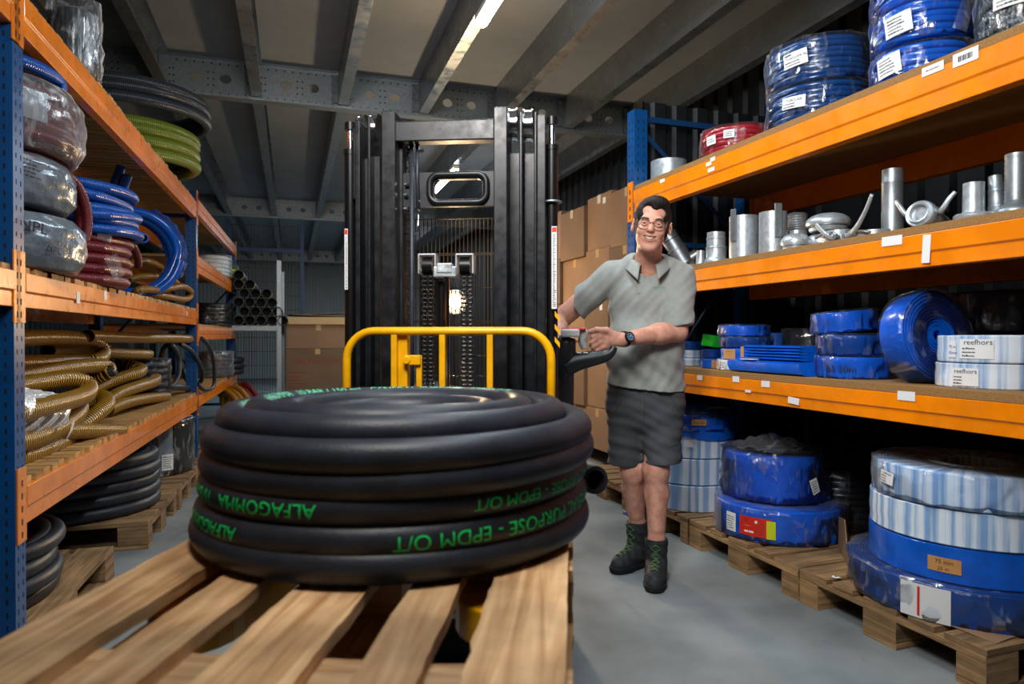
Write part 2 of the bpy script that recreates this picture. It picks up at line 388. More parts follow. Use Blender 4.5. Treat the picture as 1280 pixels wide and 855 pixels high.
M['led'] = mat('led_tube', (1, 1, 1), .4, emit=(.88, .95, 1), estr=26)
M['lamp'] = mat('lamp_bulb', (1, 1, 1), .4, emit=(1, .72, .38), estr=160)
M['lime'] = mat('lime_tape', hexc('c8d41e'), .4)

def floor_mat():
    m = bpy.data.materials.new('concrete_floor'); m.use_nodes = True; nt = m.node_tree; b = nt.nodes['Principled BSDF']; L = nt.links.new
    tc = nt.nodes.new('ShaderNodeTexCoord')
    def nz(s, d, dist=0, st=(1, 1, 1)):
        mp = nt.nodes.new('ShaderNodeMapping'); mp.inputs['Scale'].default_value = st; mp.inputs['Rotation'].default_value = (0, 0, .5); L(tc.outputs['Object'], mp.inputs[0])
        n = nt.nodes.new('ShaderNodeTexNoise'); n.inputs['Scale'].default_value = s; n.inputs['Detail'].default_value = d; n.inputs['Distortion'].default_value = dist; L(mp.outputs[0], n.inputs['Vector']); return n
    a = nz(2.2, 8); r = nt.nodes.new('ShaderNodeValToRGB'); r.color_ramp.elements[0].position = .32; r.color_ramp.elements[1].position = .68
    r.color_ramp.elements[0].color = (*hexc('6a7376'), 1); r.color_ramp.elements[1].color = (*hexc('929a9c'), 1); L(a.outputs[0], r.inputs[0])
    s = nz(3.2, 6, 2.5, (1, .35, 1)); r2 = nt.nodes.new('ShaderNodeValToRGB'); r2.color_ramp.elements[0].position = .27; r2.color_ramp.elements[1].position = .38
    r2.color_ramp.elements[0].color = (.72, .72, .72, 1); r2.color_ramp.elements[1].color = (1, 1, 1, 1); L(s.outputs[0], r2.inputs[0])
    mx = nt.nodes.new('ShaderNodeMix'); mx.data_type = 'RGBA'; mx.blend_type = 'MULTIPLY'; mx.inputs[0].default_value = 1; L(r.outputs[0], mx.inputs[6]); L(r2.outputs[0], mx.inputs[7])
    L(mx.outputs[2], b.inputs['Base Color']); b.inputs['Roughness'].default_value = .55
    bp = nt.nodes.new('ShaderNodeBump'); bp.inputs['Distance'].default_value = .002; L(a.outputs[0], bp.inputs['Height']); L(bp.outputs[0], b.inputs['Normal'])
    return m
M['floor'] = floor_mat()
# ---------------------------------------------------------------- room
def struct(name, mb, m, parent=None, **k):
    o = mb.build(name, m, parent, **k)
    if parent is None: o['kind'] = 'structure'
    return o
KS = 1.2
X0, X1, Y0, Y1, ZC = -3.3, 3.45, -2.8, 19.2, 1.12 + 1.81 * 1.2
struct('floor', MB().box2((X0, Y0, -.1), (X1, Y1, 0)), M['floor'])
def cladding(a, b, z0, z1, pitch, depth):
    """trapezoid-ribbed sheet from point a to point b"""
    a = Vector((a[0], a[1], 0)); b = Vector((b[0], b[1], 0)); d = (b - a); Ln = d.length; d.normalize(); nrm = Vector((d.y, -d.x, 0))
    mb = MB(); n = int(Ln / pitch); pts = []
    for i in range(n):
        s = i * pitch
        for q, o_ in ((0, 0), (.5, 0), (.62, 1), (.88, 1)): pts.append(a + d * (s + q * pitch) + nrm * o_ * depth)
    pts.append(b)
    vs = [p + Vector((0, 0, z)) for p in pts for z in (z0, z1)]
    mb.add(vs, [(2 * i, 2 * i + 2, 2 * i + 3, 2 * i + 1) for i in range(len(pts) - 1)])
    return mb
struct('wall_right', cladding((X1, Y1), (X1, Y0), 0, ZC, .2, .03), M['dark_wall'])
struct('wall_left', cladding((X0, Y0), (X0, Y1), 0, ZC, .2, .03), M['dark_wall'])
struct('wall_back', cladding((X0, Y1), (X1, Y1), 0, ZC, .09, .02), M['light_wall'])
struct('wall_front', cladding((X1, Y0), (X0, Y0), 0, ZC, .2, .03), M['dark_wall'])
pa_, pb_ = RR.w(.13, 1.53), RR.w(1.42, 1.53)
struct('wall_partition', cladding((pb_.x, pb_.y), (pa_.x, pa_.y), 0, 2.62, .16, .025), M['dark_wall'])
ceil = struct('ceiling', MB().box2((X0, Y0, ZC + .012), (X1, Y1, ZC + .06)), M['deck'])
JS = .555 * KS
JX = [-.777 * KS + JS * k for k in range(-4, 8)]
BY = [.12, 5.83, 11.5, 18.0]
ZB = 1.12 + 1.58 * KS
# deck panels lie on the joists, one between each pair
for bi in range(len(BY)):
    ya = BY[bi] + .01; yb = (BY[bi + 1] if bi + 1 < len(BY) else Y1) - .01
    me = MB().box2((.004, 0, 0), (JS - .004, yb - ya, .01)).mesh('deck_panel', M['deck'])
    for x in JX: link('deck_panel', me, ceil, loc=(x, ya, ZC))
    # cold-formed C joists: web, top and bottom flange, small lip
    mb = MB(); yy = yb - ya - .01; t = .004
    mb.box2((0, 0, 0), (t, yy, ZC - ZB)); mb.box2((t, 0, 0), (.08, yy, t)); mb.box2((t, 0, ZC - ZB - t), (.08, yy, ZC - ZB))
    mb.box2((.08 - t, 0, t), (.08, yy, .018)); mb.box2((.08 - t, 0, ZC - ZB - .018), (.08, yy, ZC - ZB - t))
    mb.box2((-.05, 0, .02), (0, .006, .25)); mb.box2((-.05, yy - .006, .02), (0, yy, .25))
    me = mb.mesh('joist', M['joist'])
    for x in JX[:]: link('joist', me, ceil, loc=(x - .034, ya + .004, ZB))
# main beams with punched webs
def punched(x0, x1, y, joists):
    mb = MB(); z0, z1 = ZB - .02, ZC - .0
    zc = (z0 + z1) / 2; hw, hh, cw = .043, .036, .07
    cuts = []
    for a in joists:
        for q in (.34, .66): cuts.append(a + JS * q)
    cuts = [c for c in cuts if x0 + cw < c < x1 - cw]; x = x0
    def q4(a, b, za, zb): mb.add([(a, y, za), (b, y, za), (b, y, zb), (a, y, zb)], [(0, 1, 2, 3)])
    for c in cuts:
        q4(x, c - cw, z0, z1); q4(c - cw, c + cw, z0, zc - cw); q4(c - cw, c + cw, zc + cw, z1)
        N = 24; ring = [(c + hw * cos(2 * pi * k / N), y, zc + hh * sin(2 * pi * k / N)) for k in range(N)]
        outer = []
        for k in range(N):
            a = 2 * pi * k / N; s = cw / max(abs(cos(a)), abs(sin(a))); outer.append((c + s * cos(a), y, zc + s * sin(a)))
        bring = [(p[0], y + .012, p[2]) for p in ring]
        mb.add(ring + outer + bring, [(k, N + k, N + (k + 1) % N, (k + 1) % N) for k in range(N)] + [(k, (k + 1) % N, 2 * N + (k + 1) % N, 2 * N + k) for k in range(N)])
        x = c + cw
    q4(x, x1, z0, z1)
    mb.box2((x0, y - .045, z0 - .004), (x1, y, z0)); mb.box2((x0, y, z0 - .004), (x1, y + .06, z0))
    mb.box2((x0, y - .045, z1 - .006), (x1, y, z1 - .002))
    mb.box2((x0, y - .045, z0), (x1, y - .041, z0 + .016))
    return mb
for i, y in enumerate(BY):
    o = punched(X0, X1, y, JX).build('main_beam', M['galv'], ceil)
    if i in (1, 2, 3):
        mb = MB(); ys = y - .0015
        for a in JX:
            for k in range(9):
                for z in (ZB + .012, ZC - .035): mb.box((a + .09 + k * .062, ys, z), (.011, .002, .011))
            for z in (ZB + .07, ZB + .12, ZB + .17):
                for q in (.06, .1, .47, .53, .9, .94): mb.box((a + JS * q, ys, z), (.011, .002, .011))
        mb.build('bolt_holes', M['slot'], o, kind='stuff')
        me = MB().box2((-.004, -.05, 0), (.1, -.003, .23)).mesh('joist_bracket', M['galv'])
# led battens fixed under joists
def batten(x, y0, y1, z, label, power, col=(.78, .9, 1)):
    x = min(JX, key=lambda j: abs(j - x)) + .006; z = ZB - .035
    t = empty('led_batten', RM, x, (y0 + y1) / 2, z, label, 'ceiling light')
    L = (y1 - y0) / 2
    MB().box2((-.04, -L, .0), (.04, L, .035)).build('housing', M['white'], t, bev=.006)
    mb = MB(); pth = [(0, -L + .02 + (2 * L - .04) * k / 8, -.012) for k in range(9)]
    mb.tube(pth, .034, 16, flat=.9); mb.build('diffuser', M['led'], t, smooth=True)
    d = bpy.data.lights.new('batten_light', 'AREA'); d.shape = 'RECTANGLE'; d.size = .09; d.size_y = 2 * L; d.energy = power; d.color = col
    o = bpy.data.objects.new('batten_light', d); COL.objects.link(o); o.parent = t; o.location = (0, 0, -.055)
    return t
p = atz(604, 27, ZB - .04)
batten(p.x, 2.6, p.y + .02, ZB - .037, 'glowing white led batten light under the ceiling joist at the top edge', 24)
p = atz(588, 228, ZB - .04)
batten(p.x, p.y - .6, p.y + .6, 0, 'led batten light seen through the hand window of the mast', 40)  # added to light the far bay, set behind the mast window
p = atz(600, 300, ZB - .04)
batten(p.x, p.y - .7, p.y + .7, 0, 'farthest added led batten light behind the wire mesh of the mast', 110)  # unseen batten added to brighten the far ceiling and back wall
p = atz(478, 300, ZB - .04)
batten(p.x, p.y - .7, p.y + .7, 0, 'led batten light hidden behind the left mast profiles', 110)  # one more added for the far end, kept out of view
# ---------------------------------------------------------------- racks
def swapM(): return Matrix(((1, 0, 0), (0, 0, 1), (0, 1, 0)))  # prism: poly (x, z), extruded along y
def post(parent, x0, x1, y0, y1, z0, z1, aisle, front_y, m='blue_paint'):
    """upright: body, plus slot columns on the aisle face (x = aisle) and on the face towards the camera"""
    mb = MB(); mb.box2((x0, y0, z0), (x1, y1, z1))
    z = z0 + .04; s = 1 if aisle >= max(x0, x1) - 1e-6 else -1
    while z < z1 - .03:
        for q in (.28, .72):
            mb.box((aisle + s * .0004, y0 + (y1 - y0) * q, z), (.001, .007, .02), mi=1)
            mb.box((x0 + (x1 - x0) * q, front_y - .0004, z), (.007, .001, .02), mi=1)
        z += .05
    mb.box2((x0 - .02, y0 - .02, z0), (x1 + .02, y1 + .02, z0 + .006))
    return mb.build('upright', [M[m], M['slot']], parent)
def beam(parent, xf, s, y0, y1, z0, z1, name='beam', m='orange'):
    """s = +1: body behind the face goes towards +x"""
    h = z1 - z0
    poly = [(0, 0), (0, h * .42), (-.007, h * .47), (-.007, h), (.05, h), (.05, 0)]
    poly = [(xf + s * px, z0 + pz) for px, pz in poly]
    if s > 0: poly = poly[::-1]
    mb = MB(); mb.prism(poly, y0, y1, swapM()); return mb.build(name, M[m], parent, bev=.002)
def connector(parent, xf, s, ya, yb, z0, z1):
    mb = MB(); mb.box2((xf - s * .006, ya, z0), (xf - s * .001, yb, z1))
    z = z0 + .03
    while z < z1 - .02:
        mb.box((xf - s * .0065, (ya + yb) / 2 - .0, z), (.001, .010, .024), mi=1); z += .05
    mb.box2((xf - s * .006, yb if s < 0 else ya, z0), (xf + s * .03, (yb if s < 0 else ya) + .004, z1))
    return mb.build('connector', [M['orange'], M['slot']], parent)
# left rack: aisle face at x = 0 of LR, body towards -x
DL = .95
lrack = empty('pallet_rack', LR, 0, 0, 0, 'long pallet rack on the left with blue uprights, orange beams and wooden slat decks', 'rack')
for y0, zt in ((-.1, 2.95), (4.32, 2.6), (8.2, 2.6)):
    post(lrack, -.1, 0, y0, y0 + .1, 0, (2.75 if y0 < 0 else 2.28) / LR.k, 0, y0)
    post(lrack, -DL, -DL + .1, y0, y0 + .1, 0, 2.28 / LR.k, -DL + .1, y0)
    mb = MB()
    for z in (.35, 1.4, 2.6): mb.box((-DL / 2, y0 + .05, z), (DL - .2, .03, .04))
    mb.tube([(-.08, y0 + .05, .3), (-DL + .08, y0 + .05, 1.15)], .014, 6); mb.tube([(-.08, y0 + .05, 2.15), (-DL + .08, y0 + .05, 1.25)], .014, 6)
    mb.build('frame_brace', M['blue_paint'], lrack)
LV1 = [(0.528, 0.648), (1.2096, 1.3184), (2.064, 2.188)]  # beam heights already scaled about the camera height, like the rest of the left rack
LV2 = [(0.544, 0.64), (1.088, 1.2), (1.632, 1.76), (2.112, 2.224)]
LV1, LV2 = [[(a / LR.k, b / LR.k) for a, b in q] for q in (LV1, LV2)]
for lv, ya, yb, slats in ((LV1, 0, 4.32, True), (LV2, 4.42, 8.2, False), (LV1[1:], -2.6, -.1, False)):
    for z0, z1 in lv:
        beam(lrack, 0, -1, ya, yb, z0, z1); beam(lrack, -DL, 1, ya, yb, z0, z1)
        if ya >= 0:
            connector(lrack, 0, -1, ya - .09, ya - .01, z0 - .06, z1 + .08)
            connector(lrack, 0, -1, yb + .01, yb + .09, z0 - .06, z1 + .08)
        else: connector(lrack, 0, -1, yb - .012, yb + .045, z0 - .06, z1 + .08)
        if slats:
            n = 43; pitch = (yb - ya - .02) / n; wd = .078 if z0 > 1 else .07
            mes = [MB().box((0, 0, 0), (DL - .02, wd, .026)).mesh('slat', M['slat']) for _ in range(4)]
            for k in range(n):
                o = link('slat', mes[k % 4], lrack, loc=(-DL / 2 + random.uniform(-.006, .01), ya + .01 + (k + .5) * pitch + random.uniform(-.006, .006), z1 + .0135))
                o.rotation_euler = (0, 0, random.uniform(-.008, .008))
        else:
            mb = MB(); n = int((yb - ya) / .1)
            for k in range(n): mb.box((-DL / 2, ya + .06 + k * .1, z1 + .0125), (DL - .02, .075, .024))
            mb.build('slat_deck', M['slat'], lrack, kind='stuff')
# stickers on the left middle beam
def sticker(parent, x, y, z, w_, h_, s, rz=0, name='sticker'):
    mb = MB(); mb.box((0, 0, 0), (.0012, w_, h_)); o = mb.build(name, M['paper'], parent); o.location = (x + s * .001, y, z); o.rotation_euler = (rz, 0, 0); return o
for px, py, w_, h_, rz in ((98, 372, .05, .055, 0), (132, 369, .05, .05, .25), (234, 392, .04, .04, 0)):
    q = hit(px, py, LR, 0, .009); sticker(lrack, .0075, q.y, q.z / LR.k, w_, h_, 1, rz)
# right rack: aisle face at x = 0 of RR, body towards +x
DR = .9
rrack = empty('pallet_rack', RR, 0, 0, 0, 'pallet rack on the right with orange beams and particle board shelves', 'rack')
post(rrack, 0, .09, 1.4, 1.49, 0, 2.515, 0, 1.4); post(rrack, DR - .09, DR, 1.4, 1.49, 0, 2.515, DR - .09, 1.4)
post(rrack, 0, .09, -2.69, -2.6, 0, 2.515, 0, -2.69); post(rrack, DR - .09, DR, -2.69, -2.6, 0, 2.515, DR - .09, -2.69)
mb = MB()
mb.box((DR / 2, 1.445, 2.47), (DR - .18, .035, .035)); mb.box((DR / 2, 1.445, 1.7), (DR - .18, .03, .03)); mb.box((DR / 2, 1.445, .6), (DR - .18, .03, .03))
mb.tube([(.08, 1.445, .65), (DR - .08, 1.445, 1.65)], .014, 6); mb.tube([(DR - .08, 1.445, 1.75), (.08, 1.445, 2.4)], .014, 6)
mb.build('frame_brace', M['navy_paint'], rrack)
RLV = [(.815, .918), (1.355, 1.468), (1.878, 2.012)]
SHR = []
for z0, z1 in RLV:
    beam(rrack, 0, 1, -2.6, 1.4, z0, z1); beam(rrack, DR, -1, -2.6, 1.4, z0, z1)
    connector(rrack, 0, 1, 1.41, 1.475, z0 - .05, z1 + .06)
    MB().box2((-.004, -2.59, z1 + .001), (DR + .004, 1.39, z1 + .029)).build('shelf_board', M['board'], rrack, bev=.001)
    SHR.append(z1 + .029)
for px, py, w_, h_, rz in ((1207, 71, .085, .042, 0), (1166, 86, .08, .03, 0), (1158, 311, .03, .095, .06), (1115, 301, .085, .034, .02),
                           (889, 212, .055, .02, 0), (886, 205, .045, .018, 0), (891, 199, .04, .02, 0), (828, 226, .05, .02, .05), (875, 472, .045, .025, -.0), (920, 474, .05, .028, 0), (957, 480, .055, .028, 0), (992, 501, .065, .028, .08), (1133, 495, .07, .032, 0), (935, 489, .04, .012, 0)):
    q = hit(px, py, RR, 0, -.009); o = sticker(rrack, -.0085, q.y, q.z, w_, h_, -1, rz)
    if (px, py) in ((1207, 71), (1166, 86)):
        mb = MB()
        for k in range(9): mb.box((-.001, -.022 + k * .0055, .0), (.0008, .002 + .0012 * (k % 3), .018 if px > 1200 else .004))
        mb.build('print', M['ink'], o)
# ---------------------------------------------------------------- pallets
def pallet(F, x, y, z, label, rz=0, m='wood', group=None, seed=1, rough=False):
    """euro pallet 0.8 wide (x) by 1.2 long (y), origin at its middle, z = underside"""
    R = random.Random(seed); t = empty('pallet', F, x, y, z, label, 'pallet', group, rz)
    def bd(name, c, d, nz=0):
        mb = MB()
        if not rough: mb.box((0, 0, 0), d)
        else:   # worn, slightly splintered edges
            n = 44; vs = []; ln = d[1] if d[1] > d[0] else d[0]; wd = min(d[0], d[1])
            for i in range(n + 1):
                s = -ln / 2 + ln * i / n
                for sg in (-1, 1):
                    jit = (R.uniform(-.0012, .0012) + .0014 * sin(i * .7 + sg)) if nz == 0 else (R.uniform(-.0035, .003) if sg < 0 else R.uniform(-.001, .001))
                    for zz in (-d[2] / 2, d[2] / 2): vs.append((sg * wd / 2 + jit, s, zz) if d[1] > d[0] else (s, sg * wd / 2 + jit, zz))
            fs = []; uv = []; ro = R.random() * 5
            def g(i, sg, k): return i * 4 + (2 if sg > 0 else 0) + k
            for i in range(n):
                for q in ((g(i, -1, 1), g(i, 1, 1), g(i + 1, 1, 1), g(i + 1, -1, 1)), (g(i, 1, 0), g(i, -1, 0), g(i + 1, -1, 0), g(i + 1, 1, 0)), (g(i, -1, 0), g(i, -1, 1), g(i + 1, -1, 1), g(i + 1, -1, 0)), (g(i, 1, 1), g(i, 1, 0), g(i + 1, 1, 0), g(i + 1, 1, 1))):
                    fs.append(q); uv.append([(vs[a][1] + ro, vs[a][0] + vs[a][2] + ro) if d[1] > d[0] else (vs[a][0] + ro, vs[a][1] + vs[a][2] + ro) for a in q])
            for i, rev in ((0, 0), (n, 1)):
                q = (g(i, -1, 0), g(i, 1, 0), g(i, 1, 1), g(i, -1, 1)); q = q if not rev else q[::-1]; fs.append(q); uv.append([(.02, vs[a][0] + ro) for a in q])
            mb.add(vs, fs, uv)
        o = mb.build(name, M[m], t, bev=0 if rough else .002); o.location = c
        if not rough: o.rotation_euler = (R.uniform(-.003, .003), R.uniform(-.003, .003), R.uniform(-.004, .004))
        return o
    for k, (cx, wd) in enumerate(((-.3275, .145), (-.17, .1), (0, .145), (.17, .1), (.3275, .145))):
        if rough: wd = (.128, .086, .124, .082, .128)[k]
        bd('deck_board', (cx, 0, .133), (wd, 1.2, .022), 1 if (rough and k == 4) else 0)
    for cy in (-.5275, 0, .5275): bd('stringer_board', (0, cy, .111), (.8, .145, .022))
    for cy in (-.5275, 0, .5275):
        for cx, wd in ((-.35, .1), (0, .145), (.35, .1)):
            o = MB().box((0, 0, 0), (wd, .145, .078)).build('block', M[m], t, bev=.002); o.location = (cx, cy, .061)
    for cx, wd in ((-.35, .1), (0, .145), (.35, .1)): bd('bottom_board', (cx, 0, .011), (wd, 1.2, .022))
    return t
PZ = .556
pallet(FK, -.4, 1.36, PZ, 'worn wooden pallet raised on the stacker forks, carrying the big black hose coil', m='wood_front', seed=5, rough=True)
RG = 'pallets on the floor under the right rack'
for (yy, lab, sd) in ((-.41, 'wooden pallet at the lower right corner under the four-coil stack', 11), (.40, 'wooden pallet under the shrink-wrapped blue coils below the right rack', 12), (1.21, 'wooden pallet behind the man under the striped coil stack', 13)):
    pq = pallet(RR, .60, yy, 0, lab, rz=pi / 2, m='wood', seed=sd)   # 0.8 side along the aisle
    if sd == 13: pq.location = RR.w(.6, 1.1, 0); pq.scale = (.7, 1, 1)
pallet(RR, .64, 1.93, 0, 'wooden pallet beyond the blue rack upright, below the cartons', rz=pi / 2, m='wood', seed=14)

# ---------------------------------------------------------------- stacker
def sx(px, Y): return hit(px, 420, FK, 1, Y).x
def sz(px, py, Y): return hit(px, py, FK, 1, Y).z
ox, oy = -.4, 2.3
st = empty('pallet_stacker', FK, ox, oy, 0, 'black electric pedestrian stacker with tall mast and yellow load guard', 'stacker')
class SB(MB):      # helper working in FK coordinates, stored relative to the stacker
    def done(s, name, m, parent=None, **k):
        s.v = [(a - ox, b - oy, c) for a, b, c in s.v]; return s.build(name, m, parent or st, **k)
BK = M['black_paint']
def col(pa, pb, ptop, Y, dep, name='mast_profile', z0=.06, lipt=True):
    xa, xb = sx(pa, Y), sx(pb, Y); zt = sz((pa + pb) / 2, ptop, Y)
    s = SB(); s.box2((xa, Y, z0), (xb, Y + dep, zt)); return s.done(name, BK, bev=.003)
for f in (0, 1):
    if f == 0: cols = ((444, 450, 150, 2.16, .14), (450, 461, 198, 2.22, .1), (459.5, 463, 145, 2.17, .14), (463, 475, 195, 2.22, .1), (477, 494, 138, 2.13, .16), (494, 503.5, 170, 2.19, .08))
    else: cols = ((617, 634, 133, 2.13, .16), (636.5, 650, 191, 2.22, .1), (649, 653, 139, 2.17, .14), (655, 670, 191, 2.22, .1), (667.5, 671, 139, 2.17, .14), (671, 682, 143, 2.16, .05))
    for c in cols: col(*c)
# pulleys at the mast head
for pa, pb, pt in ((451, 459, 146), (465, 475.5, 145), (636.5, 647, 138), (655, 666, 139)):
    Y = 2.25; xa, xb = sx(pa, Y), sx(pb, Y); zt = sz(pa, pt, Y); r = .05
    s = SB(); s.cyl((xa, Y, zt - r), (xb, Y, zt - r), r, n=28); s.cyl((xa - .001, Y, zt - r), (xa + .003, Y, zt - r), r * 1.08, n=28); s.cyl((xb - .003, Y, zt - r), (xb + .001, Y, zt - r), r * 1.08, n=28)
    s.done('pulley', M['chrome'], auto=40)
# crossbars
def bar(pa, pb, pt, pbm, Y, dep, name='crossbar'):
    s = SB(); s.box2((sx(pa, Y), Y, sz(pa, pbm, Y)), (sx(pb, Y), Y + dep, sz(pb, pt, Y))); return s.done(name, BK, bev=.004)
bar(494, 618, 148, 177, 2.15, .05)
# second crossbar with a rounded hand window
Y = 2.2; xa, xb = sx(503, Y), sx(618, Y); za, zb = sz(560, 258, Y), sz(560, 215, Y)
wa, wb, wz0, wz1 = sx(543, Y), sx(603, Y), sz(560, 249, Y), sz(560, 224, Y)
def rrect(a, b, c, d, r, n=6):
    P = []
    for (cx, cy, a0) in ((b - r, d - r, 0), (a + r, d - r, pi / 2), (a + r, c + r, pi), (b - r, c + r, 1.5 * pi)):
        for k in range(n + 1): P.append((cx + r * cos(a0 + pi / 2 * k / n), cy + r * sin(a0 + pi / 2 * k / n)))
    return P
def frame_plate(s, inner, outer, y0, y1):
    n = len(inner); V = [(x, y0, z) for x, z in inner] + [(x, y0, z) for x, z in outer] + [(x, y1, z) for x, z in inner] + [(x, y1, z) for x, z in outer]
    F = []
    for k in range(n):
        j = (k + 1) % n; F += [(k, n + k, n + j, j), (2 * n + k, 2 * n + j, 3 * n + j, 3 * n + k), (k, j, 2 * n + j, 2 * n + k), (n + k, 3 * n + k, 3 * n + j, n + j)]
    s.add(V, F)
s = SB(); inn = rrect(wa, wb, wz0, wz1, .016)
cx0, cz0 = (wa + wb) / 2, (wz0 + wz1) / 2
outp = []
for (x, z) in inn:
    a = atan2((z - cz0) / (zb - za), (x - cx0) / (xb - xa)); k = 1 / max(abs(cos(a)) / ((xb - xa) / 2) * (xb - xa), abs(sin(a)) / ((zb - za) / 2) * (zb - za), 1e-6)
    dx, dz = cos(a) * (xb - xa), sin(a) * (zb - za); t1 = ((xb if dx > 0 else xa) - cx0) / dx if abs(dx) > 1e-6 else 9; t2 = ((zb if dz > 0 else za) - cz0) / dz if abs(dz) > 1e-6 else 9
    t = min(t1, t2); outp.append((cx0 + dx * t, cz0 + dz * t))
frame_plate(s, inn, outp, Y, Y + .02); s.done('crossbar', BK, label='crossbar with a rounded hand window')
s = SB(); s.tube([(x, Y - .006, z) for x, z in rrect(wa - .014, wb + .014, wz0 - .012, wz1 + .014, .03)], .011, 10, closed=True); s.done('window_rim', BK, smooth=True)
# lift cylinders at both flanks
for px, top, rr_ in ((438.5, 190, .0195), (690, 184, .0185)):
    Y = 2.2; x = sx(px, Y); zt = sz(px, top, Y)
    s = SB(); s.cyl((x, Y, .08), (x, Y, zt), rr_, n=24); s.cyl((x, Y, zt - .01), (x, Y, zt + .006), rr_ * 1.12, n=24); s.done('lift_cylinder', M['black_metal'], auto=40)
    s = SB(); s.cyl((x, Y, zt), (x, Y, zt + .075), rr_ * .5, n=16); s.done('piston_rod', M['chrome'], auto=40)
    s = SB(); s.cyl((x, Y, zt + .07), (x, Y, zt + .095), rr_ * .95, n=20); s.done('piston_cap', M['black_metal'], auto=40)
Y = 2.2; x = sx(690, Y); z = sz(690, 253, Y)
s = SB(); s.tube([(x + .028 * cos(a * pi / 10), Y + .028 * sin(a * pi / 10), z) for a in range(20)], .004, 8, closed=True); s.done('pipe_clamp', M['galv'], smooth=True)
# side bracket plates at the mast head
for pa, pb, t_, b_ in ((431, 449, 160, 250), (672, 681, 143, 252)):
    Y = 2.17; s = SB(); s.box2((sx(pa if pa > 600 else 441, Y), Y - .006, sz(pa, b_, Y)), (sx(pb, Y), Y + .02, sz(pa, t_, Y))); s.done('head_plate', BK, bev=.006)
# warning stickers with rows of print
def warn(pa, pb, pt, pbm, Y):
    s = SB(); xa, xb = sx(pa, Y), sx(pb, Y); za, zb = sz(pa, pbm, Y), sz(pa, pt, Y); s.box2((xa, Y - .001, za), (xb, Y, zb)); o = s.done('warning_sticker', M['white'])
    s = SB(); s.box2((xa + .001, Y - .002, zb - .018), (xb - .001, Y - .001, zb - .003)); s.done('sticker_header', M['red'], o)
    s = SB()
    z = zb - .026
    while z > za + .006: s.box2((xa + .004, Y - .0018, z - .0022), (xa + (xb - xa) * random.uniform(.5, .85), Y - .001, z)); z -= .0055
    s.done('sticker_print', M['ink'], o)
warn(689.5, 696, 283, 386, 2.17); warn(431, 435, 286, 362, 2.17)
# striped hazard marks by the tiller side
s = SB()
for k in range(3):
    Y = 2.17; z = sz(694, 395 + 16 * k, Y); x = sx(695, Y); s.add([(x - .004, Y, z), (x + .012, Y, z - .02), (x + .012, Y, z - .004), (x - .004, Y, z + .016)], [(0, 1, 2, 3)])
s.done('hazard_marks', M['yellow'])
# wire mesh guard behind the mast
Y = 2.36; xa, xb = sx(500, Y), sx(620, Y); zt = sz(560, 273, Y); s = SB(); n = 25
for k in range(n): x = xa + (xb - xa) * k / (n - 1); s.box2((x - .0013, Y, .62), (x + .0013, Y + .0026, zt))
for py in (274, 317, 319, 360, 401, 403, 445, 470, 500): z = sz(560, py, Y); s.box2((xa, Y - .003, z - .0013), (xb, Y, z + .0013))
s.done('mesh_guard', mat('guard_wire', hexc('4a3a28'), .4, metal=.6), kind=None)
# chains with links
def chain(px, ptop, Y, zb=.5):
    x = sx(px, Y); z = sz(px, ptop, Y); s = SB(); k = 0
    while z > zb:
        w2 = .010 if k % 2 else .006
        for sg in (-1, 1): s.box((x + sg * w2, Y, z), (.003, .011, .021))
        s.cyl((x - w2, Y, z - .008), (x + w2, Y, z - .008), .004, n=8); z -= .0145; k += 1
    s.done('lift_chain', M['black_metal'])
for px in (531, 538.5, 580, 588): chain(px, 338, 2.27)
chain(513.5, 178, 2.24, .9)
# chain anchor brackets, head block and chromed centre rod
for pa, pb in ((522, 545), (569, 592)):
    Y = 2.25; x0, x1, z1_, z0_ = sx(pa, Y), sx(pb, Y), sz(pa, 317, Y), sz(pa, 342, Y); s = SB()
    s.box2((x0, Y, z1_ - .006), (x1, Y + .05, z1_)); s.box2((x0, Y, z0_), (x0 + .006, Y + .05, z1_)); s.box2((x1 - .006, Y, z0_), (x1, Y + .05, z1_))
    o = s.done('chain_bracket', M['alu'], bev=.002)
    s = SB(); xm = (x0 + x1) / 2; s.cyl((xm - .017, Y + .03, z1_ - .04), (xm + .017, Y + .03, z1_ - .04), .032, n=24); s.done('chain_wheel', M['black_metal'], auto=40)
Y = 2.24; s = SB(); s.box2((sx(541.5, Y), Y, sz(550, 346, Y)), (sx(570, Y), Y + .05, sz(550, 333, Y))); s.box2((sx(546, Y), Y - .004, sz(550, 341, Y)), (sx(565, Y), Y + .03, sz(550, 329, Y))); s.done('rod_head', M['alu'], bev=.003)
s = SB(); x = sx(558.5, 2.26); s.cyl((x, 2.26, .3), (x, 2.26, sz(558, 345, 2.26)), .0095, n=20); s.done('centre_rod', M['chrome'], auto=40)
s = SB(); x = sx(552, 2.29); s.cyl((x, 2.29, .3), (x, 2.29, sz(558, 352, 2.29)), .012, n=20); s.done('centre_cylinder', M['black_metal'], auto=40)
